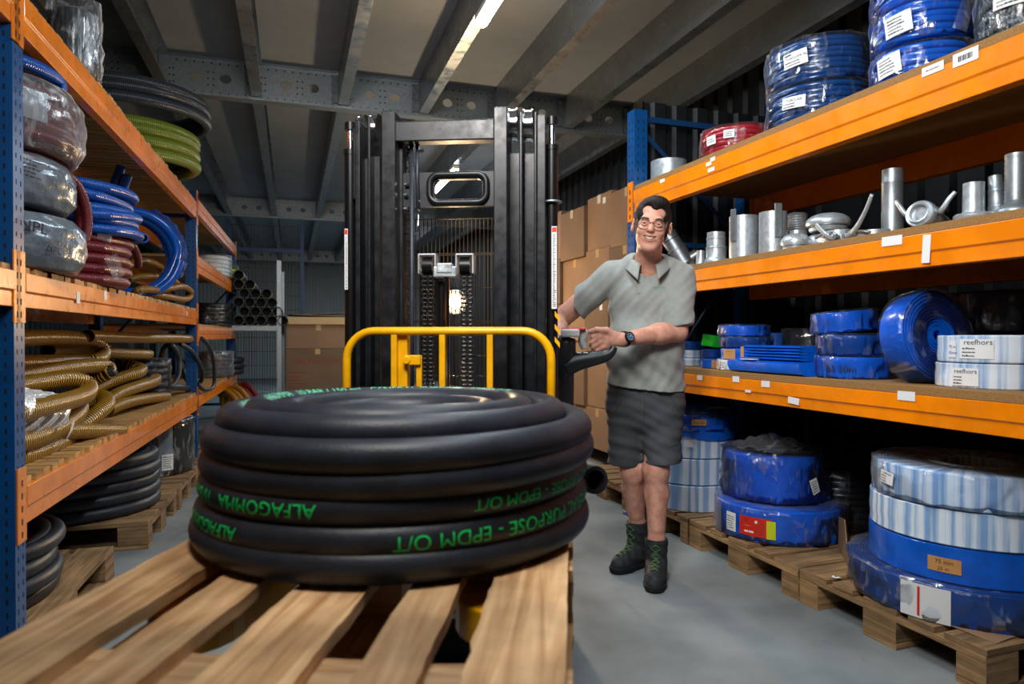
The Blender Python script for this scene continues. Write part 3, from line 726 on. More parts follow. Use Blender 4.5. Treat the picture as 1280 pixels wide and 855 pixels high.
# hydraulic hoses inside the mast
s = SB(); x = sx(515, 2.2); s.tube([(x, 2.2, sz(515, 178, 2.2)), (x, 2.2, 1.2), (x - .004, 2.2, .7)], .008, 10); s.done('hydraulic_hose', M['rubber'], smooth=True)
s = SB(); x = sx(523, 2.2); z0_ = sz(523, 180, 2.2); z1_ = sz(523, 262, 2.2); z2 = sz(523, 292, 2.2)
s.tube([(x - .002, 2.2, z0_), (x - .003, 2.2, (z0_ + z1_) / 2), (x, 2.2, z1_)], .007, 10); s.done('hydraulic_hose', M['rubber'], smooth=True)
s = SB(); s.tube([(x, 2.2, z1_), (x, 2.2, z2 + .01), (x - .006, 2.2, z2 + .002), (x - .015, 2.2, z2), (x - .05, 2.2, z2)], .0032, 8); s.cyl((x, 2.2, z1_ - .004), (x, 2.2, z1_ + .03), .0065, n=8); s.done('steel_pipe', M['chrome'], smooth=True)
s = SB()
for (a, b) in ((507, 232), (506, 245), (506, 262), (525, 190)): s.cyl((sx(a, 2.2), 2.19, sz(a, b, 2.2)), (sx(a, 2.2) + .014, 2.19, sz(a, b, 2.2)), .006, n=8)
s.done('pipe_fittings', M['chrome'])
# yellow load guard on the fork carriage
Yg = 2.0; YM = M['yellow']; zt = sz(560, 414, Yg); xl, xr = sx(433.5, Yg), sx(689, Yg); rc = .085; zb0 = .64
path = [(xl, Yg, zb0), (xl, Yg, zt - rc)] + [(xl + rc - rc * cos(a), Yg, zt - rc + rc * sin(a)) for a in [pi / 2 * k / 8 for k in range(1, 9)]]
path += [(xr - rc + rc * sin(a), Yg, zt - rc + rc * cos(a)) for a in [pi / 2 * k / 8 for k in range(0, 9)]] + [(xr, Yg, zb0)]
s = SB(); s.tube(path, .0125, 14); s.done('load_guard', YM, smooth=True)
for px in (493, 553, 612.5): s = SB(); x = sx(px, Yg); s.box2((x - .009, Yg - .008, zb0), (x + .009, Yg + .008, zt)); s.done('guard_bar', YM, bev=.002)
s = SB(); x0, x1 = sx(498, Yg + .03), sx(511, Yg + .03); s.box2((x0, Yg + .01, zb0), (x1, Yg + .05, zt - .01)); s.done('guard_bracket', YM, bev=.002)
s = SB(); s.box2((sx(506, Yg), Yg - .01, sz(510, 456, Yg)), (sx(526, Yg), Yg + .02, sz(510, 444, Yg))); s.cyl((sx(509, Yg), Yg - .014, sz(510, 450, Yg)), (sx(509, Yg), Yg + .02, sz(510, 450, Yg)), .012, n=12)
s.box2((sx(520, Yg), Yg, zb0), (sx(527, Yg), Yg + .012, sz(510, 446, Yg))); s.done('guard_clip', YM, bev=.002)
s = SB(); s.box2((xl - .01, Yg - .015, .6), (xr + .01, Yg + .04, .72)); s.box2((xl + .03, Yg - .0, .5), (xr - .03, Yg + .1, .6)); s.done('fork_carriage', BK, bev=.004)
for cx, tipy in ((-.135, 1.25), (-.665, 1.17)):
    poly = [(cx - .08, 2.02), (cx - .08, tipy + .01)] + [(cx - .08 * cos(a), tipy - .1 * sin(a)) for a in [pi * k / 10 for k in range(11)]] + [(cx + .08, tipy + .01), (cx + .08, 2.02)]
    s = SB(); s.prism(poly[::-1], PZ + .03, PZ + .094); s.box2((cx - .08, 1.99, .56), (cx + .08, 2.03, .72)); s.done('fork', YM, bev=.004)
# base: legs on the floor, body, battery box
for cx in (-.135, -.665):
    s = SB(); s.box2((cx - .085, 1.12, .045), (cx + .085, 2.3, .085)); s.cyl((cx - .05, 1.2, .04), (cx + .05, 1.2, .04), .04, n=20); s.done('base_leg', BK, bev=.006)
s = SB(); s.box2((-.75, 2.42, .06), (-.05, 2.75, .66)); s.box2((-.75, 2.2, .06), (-.05, 2.45, .2)); s.done('chassis', BK, bev=.03)
s = SB(); s.cyl((-.44, 2.62, .09), (-.36, 2.62, .09), .09, n=24); s.done('drive_wheel', M['rubber'], auto=40)
# tiller arm and head
DP = M['dark_plastic']; YT = 2.88
def tp(px, py, Y=YT): q = hit(px, py, FK, 1, Y); return (q.x, q.y, q.z)
s = SB(); s.tube([(-.2, 2.7, .5), (-.12, 2.74, .62), tp(707, 535, 2.84), tp(707, 500), tp(707, 470), tp(705, 452)], [.03, .032, .034, .034, .036, .04], 18); s.done('tiller_arm', DP, smooth=True)
s = SB(); s.tube([tp(704, 480), tp(705, 462), tp(706, 445), tp(707, 430), tp(709, 421)], [.032, .045, .047, .043, .036], 20); s.done('tiller_head', DP, smooth=True)
s = SB(); s.tube(catmull([tp(706, 458), tp(722, 452), tp(742, 448), tp(756, 445), tp(764, 440), tp(768, 433)], 6), [.05 - .036 * (k / 30) ** .75 for k in range(31)], 18); s.done('tiller_loop', DP, smooth=True)
s = SB(); a = tp(713, 416.5); s.box((a[0], a[1] - .02, a[2]), (.078, .08, .034)); s.done('tiller_top', M['white'], bev=.008)
s = SB(); a = tp(717, 411.5); s.box((a[0], a[1] - .01, a[2]), (.1, .06, .012)); s.done('belly_switch', M['red'], bev=.005)
s = SB(); s.tube(catmull([tp(727, 411), tp(730, 417), tp(728, 427), tp(731, 436)], 6), [.012 + .011 * sin(pi * (k + 3) / 24) for k in range(19)], 18, flat=.8); s.done('thumb_lever', mat('pale_grey_plastic', hexc('b9bdc0'), .4), smooth=True)
s = SB()
for px in (724, 732): a = tp(px, 441, YT - .02); s.box((a[0], a[1], a[2]), (.02, .016, .006))
s.done('keypad', M['white'], bev=.002)
# ---------------------------------------------------------------- the big hose coil on the raised pallet
hc = empty('hose_coil', FK, -.392, 1.506, PZ + .145, 'huge coil of thick black rubber hose with green lettering on the raised pallet', 'hose')
hr = .0325
keys = [ # turns, radius, height of centre, dx, dy
 (0.03, 0.452, 0.085, 0, 0), (0.07, 0.425, 0.075, 0, 0), (0.16, 0.4, 0.045, 0, 0), (0.5, 0.398, 0.034, -0.002, 0), (1, 0.396, 0.034, 0, 0), (1.3, 0.392, 0.06, 0, 0), (1.7, 0.392, 0.072, 0.004, 0), (2, 0.386, 0.085, 0.004, 0), (2.3, 0.383, 0.112, 0.004, 0), (2.7, 0.386, 0.124, 0.006, 0), (3, 0.38, 0.14, 0.012, 0), (3.3, 0.388, 0.16, 0.01, 0), (3.7, 0.386, 0.166, 0.01, 0), (4, 0.392, 0.185, 0.018, 0), (4.3, 0.388, 0.205, 0.012, 0), (4.7, 0.387, 0.212, 0.012, 0), (5, 0.388, 0.222, 0.018, 0), (5.3, 0.368, 0.24, 0.012, 0), (5.7, 0.352, 0.25, 0.008, 0), (6, 0.338, 0.25, 0.008, 0), (6.3, 0.315, 0.25, 0.004, 0), (6.7, 0.29, 0.262, 0, 0), (7, 0.275, 0.255, 0, 0), (7.4, 0.24, 0.25, 0, 0), (7.7, 0.23, 0.252, 0, 0), (8, 0.2, 0.245, 0, 0), (8.4, 0.17, 0.235, 0, 0), (8.8, 0.15, 0.23, 0, 0)]
def interp(ks, t):
    for i in range(len(ks) - 1):
        if t <= ks[i + 1][0]:
            a, b = ks[i], ks[i + 1]; q = (t - a[0]) / (b[0] - a[0]); q = q * q * (3 - 2 * q) * .5 + q * .5
            return [a[j] + (b[j] - a[j]) * q for j in range(1, len(a))]
    return list(ks[-1][1:])
def hosept(t):
    R_, z_, dx, dy = interp(keys, t); a = 2 * pi * t
    R_ *= 1 + .006 * sin(3 * a + t); return Vector((R_ * cos(a) + dx, R_ * sin(a) + dy, z_))
NH = 900; t0, t1 = keys[0][0], keys[-1][0]
P = [hosept(t0 + (t1 - t0) * i / NH) for i in range(NH + 1)]
for _ in range(6): P = [P[0]] + [(P[i - 1] + P[i] * 2 + P[i + 1]) / 4 for i in range(1, NH)] + [P[-1]]
MB().tube(P, hr, 22, inner=.72).build('hose', M['rubber'], hc, smooth=True)
# hidden inner turns that carry the upper spiral
mb = MB(); Q = []
for i in range(300):
    t = i / 300 * 6; lay = int(t / 2); f_ = t / 2 - lay; a = 2 * pi * t
    rr_ = .315 - .065 * 2 * (f_ if lay % 2 == 0 else 1 - f_) * .95; Q.append(Vector((rr_ * cos(a), rr_ * sin(a), .034 + .058 * lay)))
for _ in range(8): Q = [Q[0]] + [(Q[i - 1] + Q[i] * 2 + Q[i + 1]) / 4 for i in range(1, len(Q) - 1)] + [Q[-1]]
mb.tube(Q, hr, 16); mb.build('inner_hose', M['rubber'], hc, smooth=True)
Ls = [0.0]
for i in range(1, len(P)): Ls.append(Ls[-1] + (P[i] - P[i - 1]).length)
def on_hose(sv, phi, rad, cache=[0]):
    sv = max(0, min(Ls[-1] - 1e-4, sv)); lo, hi = 0, len(Ls) - 1
    while hi - lo > 1:
        md = (lo + hi) // 2
        if Ls[md] <= sv: lo = md
        else: hi = md
    q = (sv - Ls[lo]) / (Ls[lo + 1] - Ls[lo]); p = P[lo].lerp(P[lo + 1], q)
    T = (P[min(lo + 2, NH)] - P[max(lo - 1, 0)]).normalized(); Nn = Vector((T.y, -T.x, 0)).normalized(); B = T.cross(-Nn) * 1
    B = Vector((0, 0, 1)) if abs(T.z) < .5 else B
    return p + rad * (cos(phi) * Nn + sin(phi) * B)
def s_of_turn(t): i = (t - t0) / (t1 - t0) * NH; k = int(i); return Ls[k] + (Ls[min(k + 1, NH)] - Ls[k]) * (i - k)
def hose_text(txt, turn, phi0, size, m, flip=-1, anchor=0.0):
    """turn: where the first letter stands; flip -1 runs against the winding and upside down"""
    vs, fs = text_geo(txt, size, 2); s0 = s_of_turn(turn)
    out = [on_hose(s0 + flip * x, phi0 + flip * (y - size * .35) / hr, hr + .0006) for x, y in vs]
    mb = MB(); mb.add(out, fs if flip > 0 else fs); return mb.build('lettering', m, hc)
# ---------------------------------------------------------------- builders for coils, labels and hoses
def face_ang(o):
    """local angle of the camera seen from the thing"""
    v = CAM - o.location; return atan2(v.y, v.x) - o.rotation_euler.z
def tanR(F, x, y, px):
    c = F.w(x, y); D = sqrt(c.x ** 2 + c.y ** 2); b = atan2(c.x, c.y); bp = atan((px - 640) / FPX) + YAW
    return D * abs(sin(bp - b)) / F.k
def ringfit(xl, xr, yb, z):
    al = atan((xl - 640) / FPX); ar = atan((xr - 640) / FPX); am = (al + ar) / 2; ph = (ar - al) / 2
    dep = (CAM_H - z) * FPX / (yb - 420); DR = dep / cos(am); D = DR / (1 - sin(ph)); return D * sin(am + YAW), D * cos(am + YAW), D * sin(ph)
def wrap_label(parent, R, ang, zc, w_, h_, m='paper', lines=(), name='label', tilt=0.0, dr=.002, label=None):
    def pt(x, y, k=0):
        xr, yr = x * cos(tilt) - y * sin(tilt), x * sin(tilt) + y * cos(tilt); a = ang + xr / R
        return ((R + dr + k) * cos(a), (R + dr + k) * sin(a), zc + yr)
    mb = MB(); mb.sheet(lambda u, v: pt((u - .5) * w_, (v - .5) * h_), 10, 2)
    o = mb.build(name, M[m], parent, label=label)
    by = {}
    for (t, x, y, size, im) in lines:
        if t == '#': by.setdefault(im, MB()).add([pt(x + a * size[0], y + b * size[1], .0008) for a, b in ((0, 0), (1, 0), (1, 1), (0, 1))], [(0, 1, 2, 3)]); continue
        vs, fs = text_geo(t, size, 1); by.setdefault(im, MB()).add([pt(x + a, y + b, .0008) for a, b in vs], fs)
    for im, q in by.items(): q.build('print', M[im], o)
    return o
def fine_print(w_, h_, x0, y0, x1, y1, rows=4, seed=1):
    """illegible small print: short dashes in rows"""
    R = random.Random(seed); out = []; dy = (y1 - y0) / rows; W_ = (x1 - x0) if x1 > x0 + .005 else -2 * x0
    for k in range(rows):
        x = x0
        while x < x0 + W_ * R.uniform(.7, 1.0):
            q = R.uniform(.06, .2) * W_; out.append(('#', x, y1 - (k + .75) * dy, (q, dy * R.choice((.28, .32, .45))), 'ink')); x += q + .035 * W_
    return out
def layflat(t, R, h, rin, m, name='coil', z=0, rings=None, wob=.006, seed=0, flat_end=None):
    step = .011; prof = [(rin, z + .004)]; n = 0
    prof += [(R - .004, z + .0), (R, z + .004)]
    for q in (.25, .5, .75): prof.append((R + .0015 * sin(q * 9 + seed), z + h * q))
    prof += [(R, z + h - .003), (R - .003, z + h)]
    r = R - .003
    while r > rin + step:
        prof += [(r - step * .35, z + h - .001), (r - step * .5, z + h - .0065), (r - step * .65, z + h - .001), (r - step, z + h + .0012 * sin(r * 70 + seed))]; r -= step
    prof += [(rin, z + h - .002)]
    mb = MB(); mb.lathe(prof, 72, closed=True, wob=lambda a, zz: wob * sin(2 * a + seed) + wob * .6 * sin(3 * a + 2 * seed))
    return mb.build(name, M[m], t, auto=35)
def film_wrap(t, R, h, z=0, m='film', rin=.05, amp=.006, seed=0, top=True, name='plastic_wrap'):
    R_ = random.Random(seed); ph = [R_.uniform(0, 6) for _ in range(6)]
    prof = [(R * .8, z + .002), (R + .004, z + .003)] + [(R + .006, z + h * q) for q in (.2, .4, .6, .8)] + [(R + .004, z + h + .003)]
    if top: prof += [(R * .85, z + h + .007), (R * .6, z + h + .004), (max(rin, .03), z + h - .004)]
    mb = MB(); mb.lathe(prof, 80, wob=lambda a, zz: amp / R * (.6 * sin(9 * a + zz * 30 + ph[0]) + .5 * sin(17 * a - zz * 50 + ph[1]) + .4 * sin(31 * a + ph[2])))
    o = mb.build(name, M[m], t, smooth=True); return o
def coilpath(R, r, layers, rings=1, sq=.9, wob=.01, seed=0, per=48, zf=1.9, start=2.4):
    """one hose wound in layers, each of `rings` turns"""
    Rn = random.Random(seed); ph = [Rn.uniform(0, 6) for _ in range(4)]; out = []; tot = layers * rings; n = int(tot * per)
    for i in range(n + 1):
        t = tot * i / n; lay = min(int(t / rings), layers - 1); f_ = t / rings - lay
        rad = R - r - (2 * r * sq) * (rings - 1) * (f_ if lay % 2 == 0 else 1 - f_) if rings > 1 else R - r
        zq = (lay + (max(0, f_ - .85) / .15 if (rings > 1 and lay < layers - 1) else 0)) if rings > 1 else min(t, layers - 1)
        a = 2 * pi * t + start
        rad *= 1 + wob * sin(2 * a + ph[0] + t) + wob * .6 * sin(3 * a + ph[1])
        out.append(Vector((rad * cos(a), rad * sin(a), r + zf * r * zq + wob * .25 * sin(a + ph[2]))))
    return out
def hosecoil(F, x, y, z, R, r, layers, rings, m, label, group=None, rz=0, rx=0, ry=0, seed=0, name='hose_coil', n=12, wob=.012, sq=.95, zf=1.85, cat='hose', start=2.4, part='hose'):
    t = empty(name, F, x, y, z, label, cat, group, rz, rx, ry)
    MB().tube(coilpath(R, r, layers, rings, sq, wob, seed, zf=zf, start=start), r, n, inner=.75).build(part, M[m], t, smooth=True); return t
def freehose(F, pts, r, m, label, group=None, name='hose', n=14, cat='hose', res=10, inner=.78, closed=False, extra=None):
    """pts: (px, py, kind, value): kind 'x' = rack-local plane x, 'z' = height of the hose centre"""
    W = []
    for p in pts:
        q = F.l(atz(p[0], p[1], p[3])) if p[2] == 'z' else hit(p[0], p[1], F, 0, p[3]); W.append(q)
    zb = min(p.z for p in W) - r * F.k; c = sum((Vector(p) for p in W), Vector()) / len(W)
    t = empty(name, F, c.x, c.y, zb, label, cat, group)
    L_ = [Vector((p.x - c.x, p.y - c.y, (p.z - zb) / F.k)) for p in W]
    MB().tube(catmull(L_, res, closed), r, n, inner=inner, closed=closed).build('hose_wall' if not extra else extra, M[m], t, smooth=True)
    return t
def rect_tag(parent, c, w_, h_, yaw, m='tagbrown', lines=(), pitch=0, name='tag', cut=True):
    """flat label facing local yaw direction"""
    right = Vector((-sin(yaw), cos(yaw), 0)); nrm = Vector((cos(yaw), sin(yaw), 0)); up = Vector((0, 0, 1))
    if pitch: up = (up * cos(pitch) - nrm * sin(pitch)); nrm = right.cross(up)
    c = Vector(c); k = min(w_, h_) * .22 if cut else 0
    P = [(-w_ / 2 + k, -h_ / 2), (w_ / 2, -h_ / 2), (w_ / 2, h_ / 2), (-w_ / 2 + k, h_ / 2)] + ([(-w_ / 2, h_ / 2 - k), (-w_ / 2, -h_ / 2 + k)] if cut else [])
    n = len(P); vs = [c + right * a + up * b for a, b in P] + [c + right * a + up * b - nrm * .0012 for a, b in P]
    mb = MB(); mb.add(vs, [tuple(range(n)), tuple(range(n, 2 * n))[::-1]] + [(i, n + i, n + (i + 1) % n, (i + 1) % n) for i in range(n)])
    o = mb.build(name, M[m], parent); by = {}
    for (t, x, y, size, im) in lines:
        v2, f2 = text_geo(t, size, 0); by.setdefault(im, MB()).add([c + right * (x + a) + up * (y + b) + nrm * .0012 for a, b in v2], f2)
    for im, q in by.items(): q.build('print', M[im], o)
    return o
# ---------------------------------------------------------------- right rack: floor level
PT = .145
def coil(F, x, y, z, R, h, rin, m, label, group=None, seed=0, wrap=None, name='flat_hose_coil', rz=0, cat='hose coil', wob=.006):
    t = empty(name, F, x, y, z, label, cat, group, rz); layflat(t, R, h, rin, m, seed=seed, wob=wob)
    if wrap: film_wrap(t, R, h, m=wrap, rin=rin, seed=seed)
    return t
def off(o, px):
    """local angle whose outside point faces the view line through pixel column px (approx.)"""
    a = face_ang(o); D = sqrt(o.location.x ** 2 + o.location.y ** 2); b = atan2(o.location.x, o.location.y); bp = atan((px - 640) / FPX) + YAW
    return a, D, bp - b
def lab_at(o, R, px, zc, w_, h_, **k):
    a, D, d = off(o, px); sn = max(-.98, min(.98, D * sin(d) / R)); g = math.asin(sn) - d
    return wrap_label(o, R, a + g, zc, w_, h_, **k)
# near stack, four coils
cx, cy = .40, -.44
n1 = coil(RR, cx, cy, PT, tanR(RR, cx, cy, 1062), .125, .09, 'layflat_dark', 'dark blue shrink-wrapped coil with a white band, lowest of the four-coil stack at right', wrap='film', seed=1)
R1 = tanR(RR, cx, cy, 1062); lab_at(n1, R1, 1158, .062, .155, .118, dr=.008, m='white', name='woven_band')
lab_at(n1, R1, 1151, .062, .008, .1, dr=.0095, m='red', name='band_stripe')
cx2, cy2 = .385, -.46; R2 = tanR(RR, cx2, cy2, 1087)
n2 = coil(RR, cx2, cy2, PT + .13, R2, .125, .08, 'layflat', 'plain blue coil with a brown tag, second up in the stack at lower right', seed=2)
lab_at(n2, R2, 1182, .06, .1, .05, m='tagbrown', name='tag', lines=(('75 mm', -.028, .003, .02, 'ink'), ('25 m', -.02, -.019, .017, 'ink')), dr=.004)
R3 = tanR(RR, .375, -.47, 1089)
n3 = coil(RR, .375, -.47, PT + .26, R3, .122, .1, 'striped', 'pale blue striped wrapped coil without labels, third up in the stack at the lower right', seed=3)
n4 = coil(RR, .37, -.48, PT + .387, R3 - .005, .12, .1, 'striped', 'pale blue striped coil with a white label, topmost of the stack at the lower right', seed=4, wrap='film_light')
lab_at(n4, R3, 1112, .068, .066, .046, dr=.010, lines=[('reefhors', -.022, .01, .013, 'ink')] + fine_print(0, 0, -.029, -.02, 0, .008, 3, 3), tilt=-.12)
# pieces of flattened carton on the near pallet
for (x, y, w_, d_, rz, lab) in ((.16, -.5, .24, .56, .1, 'flattened piece of cardboard under the four-coil stack'), ):
    t = empty('cardboard_sheet', RR, x, y, PT - .0005, lab, 'cardboard', None, rz); mb = MB()
    mb.sheet(lambda u, v: ((u - .5) * w_, (v - .5) * d_, .002 + .004 * sin(u * 5 + v * 7) ** 2), 12, 14); o = mb.build('sheet', M['carton'], t)
    s_ = o.modifiers.new('thick', 'SOLIDIFY'); s_.thickness = .003
t = empty('paper_scrap', RR, .05, -.16, PT, 'small white paper scrap lying on the near pallet edge', 'paper'); MB().sheet(lambda u, v: ((u - .5) * .03, (v - .5) * .022, .003 + .006 * sin(u * 6) * v), 4, 3).build('scrap', M['paper'], t)
# middle stack: wide wrapped coil with a colour label, taller bagged coil above
x, y, R = ringfit(895, 1060, 682, PT + .005); c = RR.l((x, y, 0)); mx, my = c.x, c.y
m1 = coil(RR, mx, my, PT, R, .155, .1, 'layflat', 'wide blue wrapped coil with a red label, bottom one of the middle pallet', wrap='film', seed=5)
lab_at(m1, R, 945, .075, .15, .09, m='red', name='red_label', dr=.009, lines=(('#', -.05, -.03, (.045, .009), 'paper'), ('#', -.05, .0, (.03, .003), 'tagbrown'), ('#', .0, .018, (.012, .012), 'paper')))
lab_at(m1, R, 965, .07, .04, .085, m='lime', name='picture_panel', dr=.0105); lab_at(m1, R, 916, .075, .06, .09, dr=.009, name='text_label', lines=fine_print(0, 0, -.025, -.035, .02, .03, 6, 5))
film_end = wrap_label(m1, R, face_ang(m1) - 1.15, .08, .11, .15, m='film_heavy', name='film_fold', dr=.014)
x, y, R = ringfit(906, 1036, 628, PT + .165); c = RR.l((x, y, 0))
m2 = coil(RR, c.x - .03, c.y - .03, PT + .162, R * .96, .225, .09, 'layflat', 'tall blue coil in a loose clear bag on top of the red-labelled coil', wrap='film', seed=6)
film_wrap(m2, R * 1.0, .24, m='film_light', seed=16, amp=.014, name='loose_bag')
mb = MB(); Rn = random.Random(4)
mb.sheet(lambda u, v: (-.2 + .34 * u + .02 * sin(v * 9), -.16 + .3 * v, .245 + .06 * sin(pi * u) * sin(pi * v) + .009 * sin(u * 19 + v * 5) + .008 * sin(v * 23 - u * 7)), 26, 22); mb.build('gathered_bag_top', M['film_heavy'], m2, smooth=True)
lab_at(m2, R, 1017, .09, .045, .075, tilt=.35, dr=.012, lines=fine_print(0, 0, -.018, -.03, .02, .03, 5, 8))
t = empty('carton_flap', RR, .17, .02, PT, 'torn brown carton flap leaning between the two pallet stacks', 'cardboard', None, .3)
mb = MB(); mb.add([(0, -.1, 0), (.22, .06, 0), (.24, .07, .14), (.1, -.03, .17), (0, -.1, .02)], [(0, 1, 2, 3, 4)]); o = mb.build('flap', M['carton'], t); s_ = o.modifiers.new('thick', 'SOLIDIFY'); s_.thickness = .004
# loose dark bundle behind the middle stack
dkc = hosecoil(RR, .72, .5, PT, .22, .017, 9, 3, 'layflat_black', 'dark hose coil in grey plastic behind the bagged blue coil', seed=31, n=8)
film_wrap(dkc, .22, .3, m='film_light', seed=3)
# far stack: three striped coils and a blue one sagging on top
x, y, R = ringfit(818, 916, 640, PT + .005); c = RR.l((x, y, 0)); fx, fy = c.x, c.y
for k, (lab) in enumerate(('pale blue striped coil beside the man, lowest of three on the far pallet', 'pale blue striped coil beside the man, middle one of three on the far pallet', 'pale blue striped coil with a square label, upper one of three beside the man')):
    f_ = coil(RR, fx + .006 * k, fy, PT + k * .148, R, .143, .07, 'striped', lab, seed=7 + k)
    if k == 2: lab_at(f_, R, 862, .085, .04, .045)
f4 = coil(RR, fx + .01, fy - .02, PT + .446, R * .98, .12, .07, 'layflat', 'sagging blue coil with a brown tag on the striped stack beside the man', seed=10, wrap='film_light')
for v in f4.children[0].data.vertices: v.co.z -= .25 * max(0, -v.co.y - .02)
lab_at(f4, R, 874, .055, .075, .034, m='tagbrown', name='tag', dr=.008, lines=(('2 25 mm', -.028, -.008, .015, 'ink'),))

# ---------------------------------------------------------------- right rack: shelf at z = SHR[0]
S0, S1, S2 = SHR
G = None
def fit(xl, xr, v, F=RR):
    """centre (x=v, y) and radius of an upright cylinder whose outline spans columns xl..xr"""
    al = atan((xl - 640) / FPX) + YAW; ar = atan((xr - 640) / FPX) + YAW; am = (al + ar) / 2
    pxm = 640 + FPX * tan(am - YAW); q = hit(pxm, 420, F, 0, v); p = F.w(q.x, q.y); return q.x, q.y, sqrt(p.x ** 2 + p.y ** 2) * sin((ar - al) / 2)
def shelfcoil(xl, xr, v, z, h, m, label, rin=.04, wrap=None, seed=0, **k):
    x, y, R = fit(xl, xr, v); return coil(RR, x, y, z, R, h, min(rin, R * .4), m, label, seed=seed, wrap=wrap, **k), R
# behind the man
shelfcoil(846, 881, .2, S0, .046, 'striped', 'small pale striped coil on the lower shelf edge just right of the man, bottom layer', seed=1)
shelfcoil(846, 881, .2, S0 + .048, .046, 'striped', 'small pale striped coil just right of the man, second layer', seed=2)
shelfcoil(846, 882, .2, S0 + .096, .045, 'layflat_dark', 'dark blue small coil on top of the striped ones right of the man', seed=3)
b, R = shelfcoil(876, 901, .13, S0, .048, 'layflat', 'small blue coil with a kraft label between striped coil and white label stack', seed=4)
lab_at(b, R, 893, .024, .03, .042, m='tagbrown', name='tag')
shelfcoil(877, 903, .2, S0 + .05, .05, 'layflat_dark', 'dark blue small coil under the green one', seed=5)
g, R = shelfcoil(876, 903, .2, S0 + .112, .065, 'layflat_green', 'small bright green flat hose coil tilted on its stack', seed=6)
g.rotation_euler = (radians(4), radians(8), g.rotation_euler.z)
# stack of four left of the flat strips
c1, R = shelfcoil(898, 956, .17, S0, .052, 'paper', 'pale grey wrapped coil with white labels at the bottom of the small blue stack', seed=7, wrap='film_light')
lab_at(c1, R, 906, .026, .035, .044, lines=fine_print(0, 0, -.014, -.016, .01, .016, 4, 2), dr=.01); lab_at(c1, R, 926, .026, .05, .044, lines=fine_print(0, 0, -.022, -.016, .01, .016, 4, 3), dr=.01)
c2, R = shelfcoil(901, 962, .18, S0 + .055, .055, 'layflat', 'blue coil with a faded kraft label, second from the bottom in the small stack', seed=8)
lab_at(c2, R, 911, .028, .075, .048, m='tagbrown', name='tag')
c3, R = shelfcoil(901, 965, .2, S0 + .113, .055, 'layflat_dark', 'glossy dark blue coil, third from the bottom in the small stack', seed=9, wrap='film_light')
c4, R = shelfcoil(900, 962, .2, S0 + .172, .055, 'layflat', 'blue coil with clear film on top of the small stack', seed=10, wrap='film_light')
shelfcoil(950, 990, .34, S0, .19, 'layflat_dark', 'dark blue coil stack standing behind the folded flat hoses', seed=12)
dk, R = shelfcoil(978, 1045, .42, S0 + .0, .205, 'layflat_black', 'black film-wrapped coil behind the folded blue flat hoses', seed=11, wrap='film')
# folded flat hose strips: flattened packs
def pack(xl, xr, v, z, h, depth, m, label, layers, seed=0, rz=0.0, cut=.03):
    a = hit(xl, 420, RR, 0, v); b_ = hit(xr, 420, RR, 0, v); L = abs(a.y - b_.y) * .97; t = empty('folded_flat_hose', RR, v, (a.y + b_.y) / 2, z, label, 'flat hose', None, rz)
    R_ = random.Random(seed); hh = h / layers
    for k in range(layers):
        # each layer is a flattened sleeve with a soft bulge
        def prof(s): return .003 * sin(s * 9 + k + seed)
        mb = MB(); n = 20; ring = 12; vs = []
        for i in range(n + 1):
            s = i / n; yy = (s - .5) * L; ex = R_.uniform(-.001, .001)
            for j in range(ring):
                q = 2 * pi * j / ring; cx_ = (abs(cos(q)) ** .35) * (1 if cos(q) >= 0 else -1); cz_ = (abs(sin(q)) ** .6) * (1 if sin(q) >= 0 else -1)
                skew = cut * (cz_) * (1 if i in (0, n) else 0)
                vs.append((cx_ * depth / 2 + ex + prof(s), yy + skew, hh * (k + .5) + cz_ * hh * .5))
        fs = [(i * ring + j, i * ring + (j + 1) % ring, (i + 1) * ring + (j + 1) % ring, (i + 1) * ring + j) for i in range(n) for j in range(ring)] + [tuple(range(ring))[::-1], tuple(n * ring + j for j in range(ring))]
        mb.add(vs, fs); mb.build('hose_layer', M[m], t, auto=50)
    return t
d1 = pack(930, 1024, .11, S0, .062, .2, 'layflat', 'flat blue hose pack with a slanted open end lying at the shelf edge', 1, seed=1, cut=.012)
d2 = pack(950, 1024, .13, S0 + .064, .066, .2, 'layflat', 'folded blue flat hose pack with fine edge lines resting on the slanted one', 5, seed=2, cut=0)
d2_l = MB().box((-.103, .19, .033), (.002, .022, .05)).build('tag', M['tagbrown'], d2)
MB().box((-.09, .14, -.0), (.05, .1, .003)).build('paper_slip', M['paper'], d2)
# three-coil stack
e1, R = shelfcoil(1021, 1118, .2, S0, .088, 'layflat', 'blue coil with handwriting, bottom of the three beside the leaning coil', seed=13, wrap='film_light')
lab_at(e1, R, 1050, .042, .001, .001, m='layflat', name='handwriting', dr=.012, lines=(('63 20m', -.05, -.01, .036, 'ink'),))
e2, R = shelfcoil(1022, 1112, .2, S0 + .092, .085, 'layflat_dark', 'darker blue coil in the middle of the three beside the leaning coil', seed=14, wrap='film_light')
e3, R = shelfcoil(1017, 1100, .2, S0 + .19, .085, 'layflat', 'blue coil tilted on top of the three beside the leaning coil', seed=15, wrap='film_light')
e3.rotation_euler = (radians(-3), radians(-4), e3.rotation_euler.z)
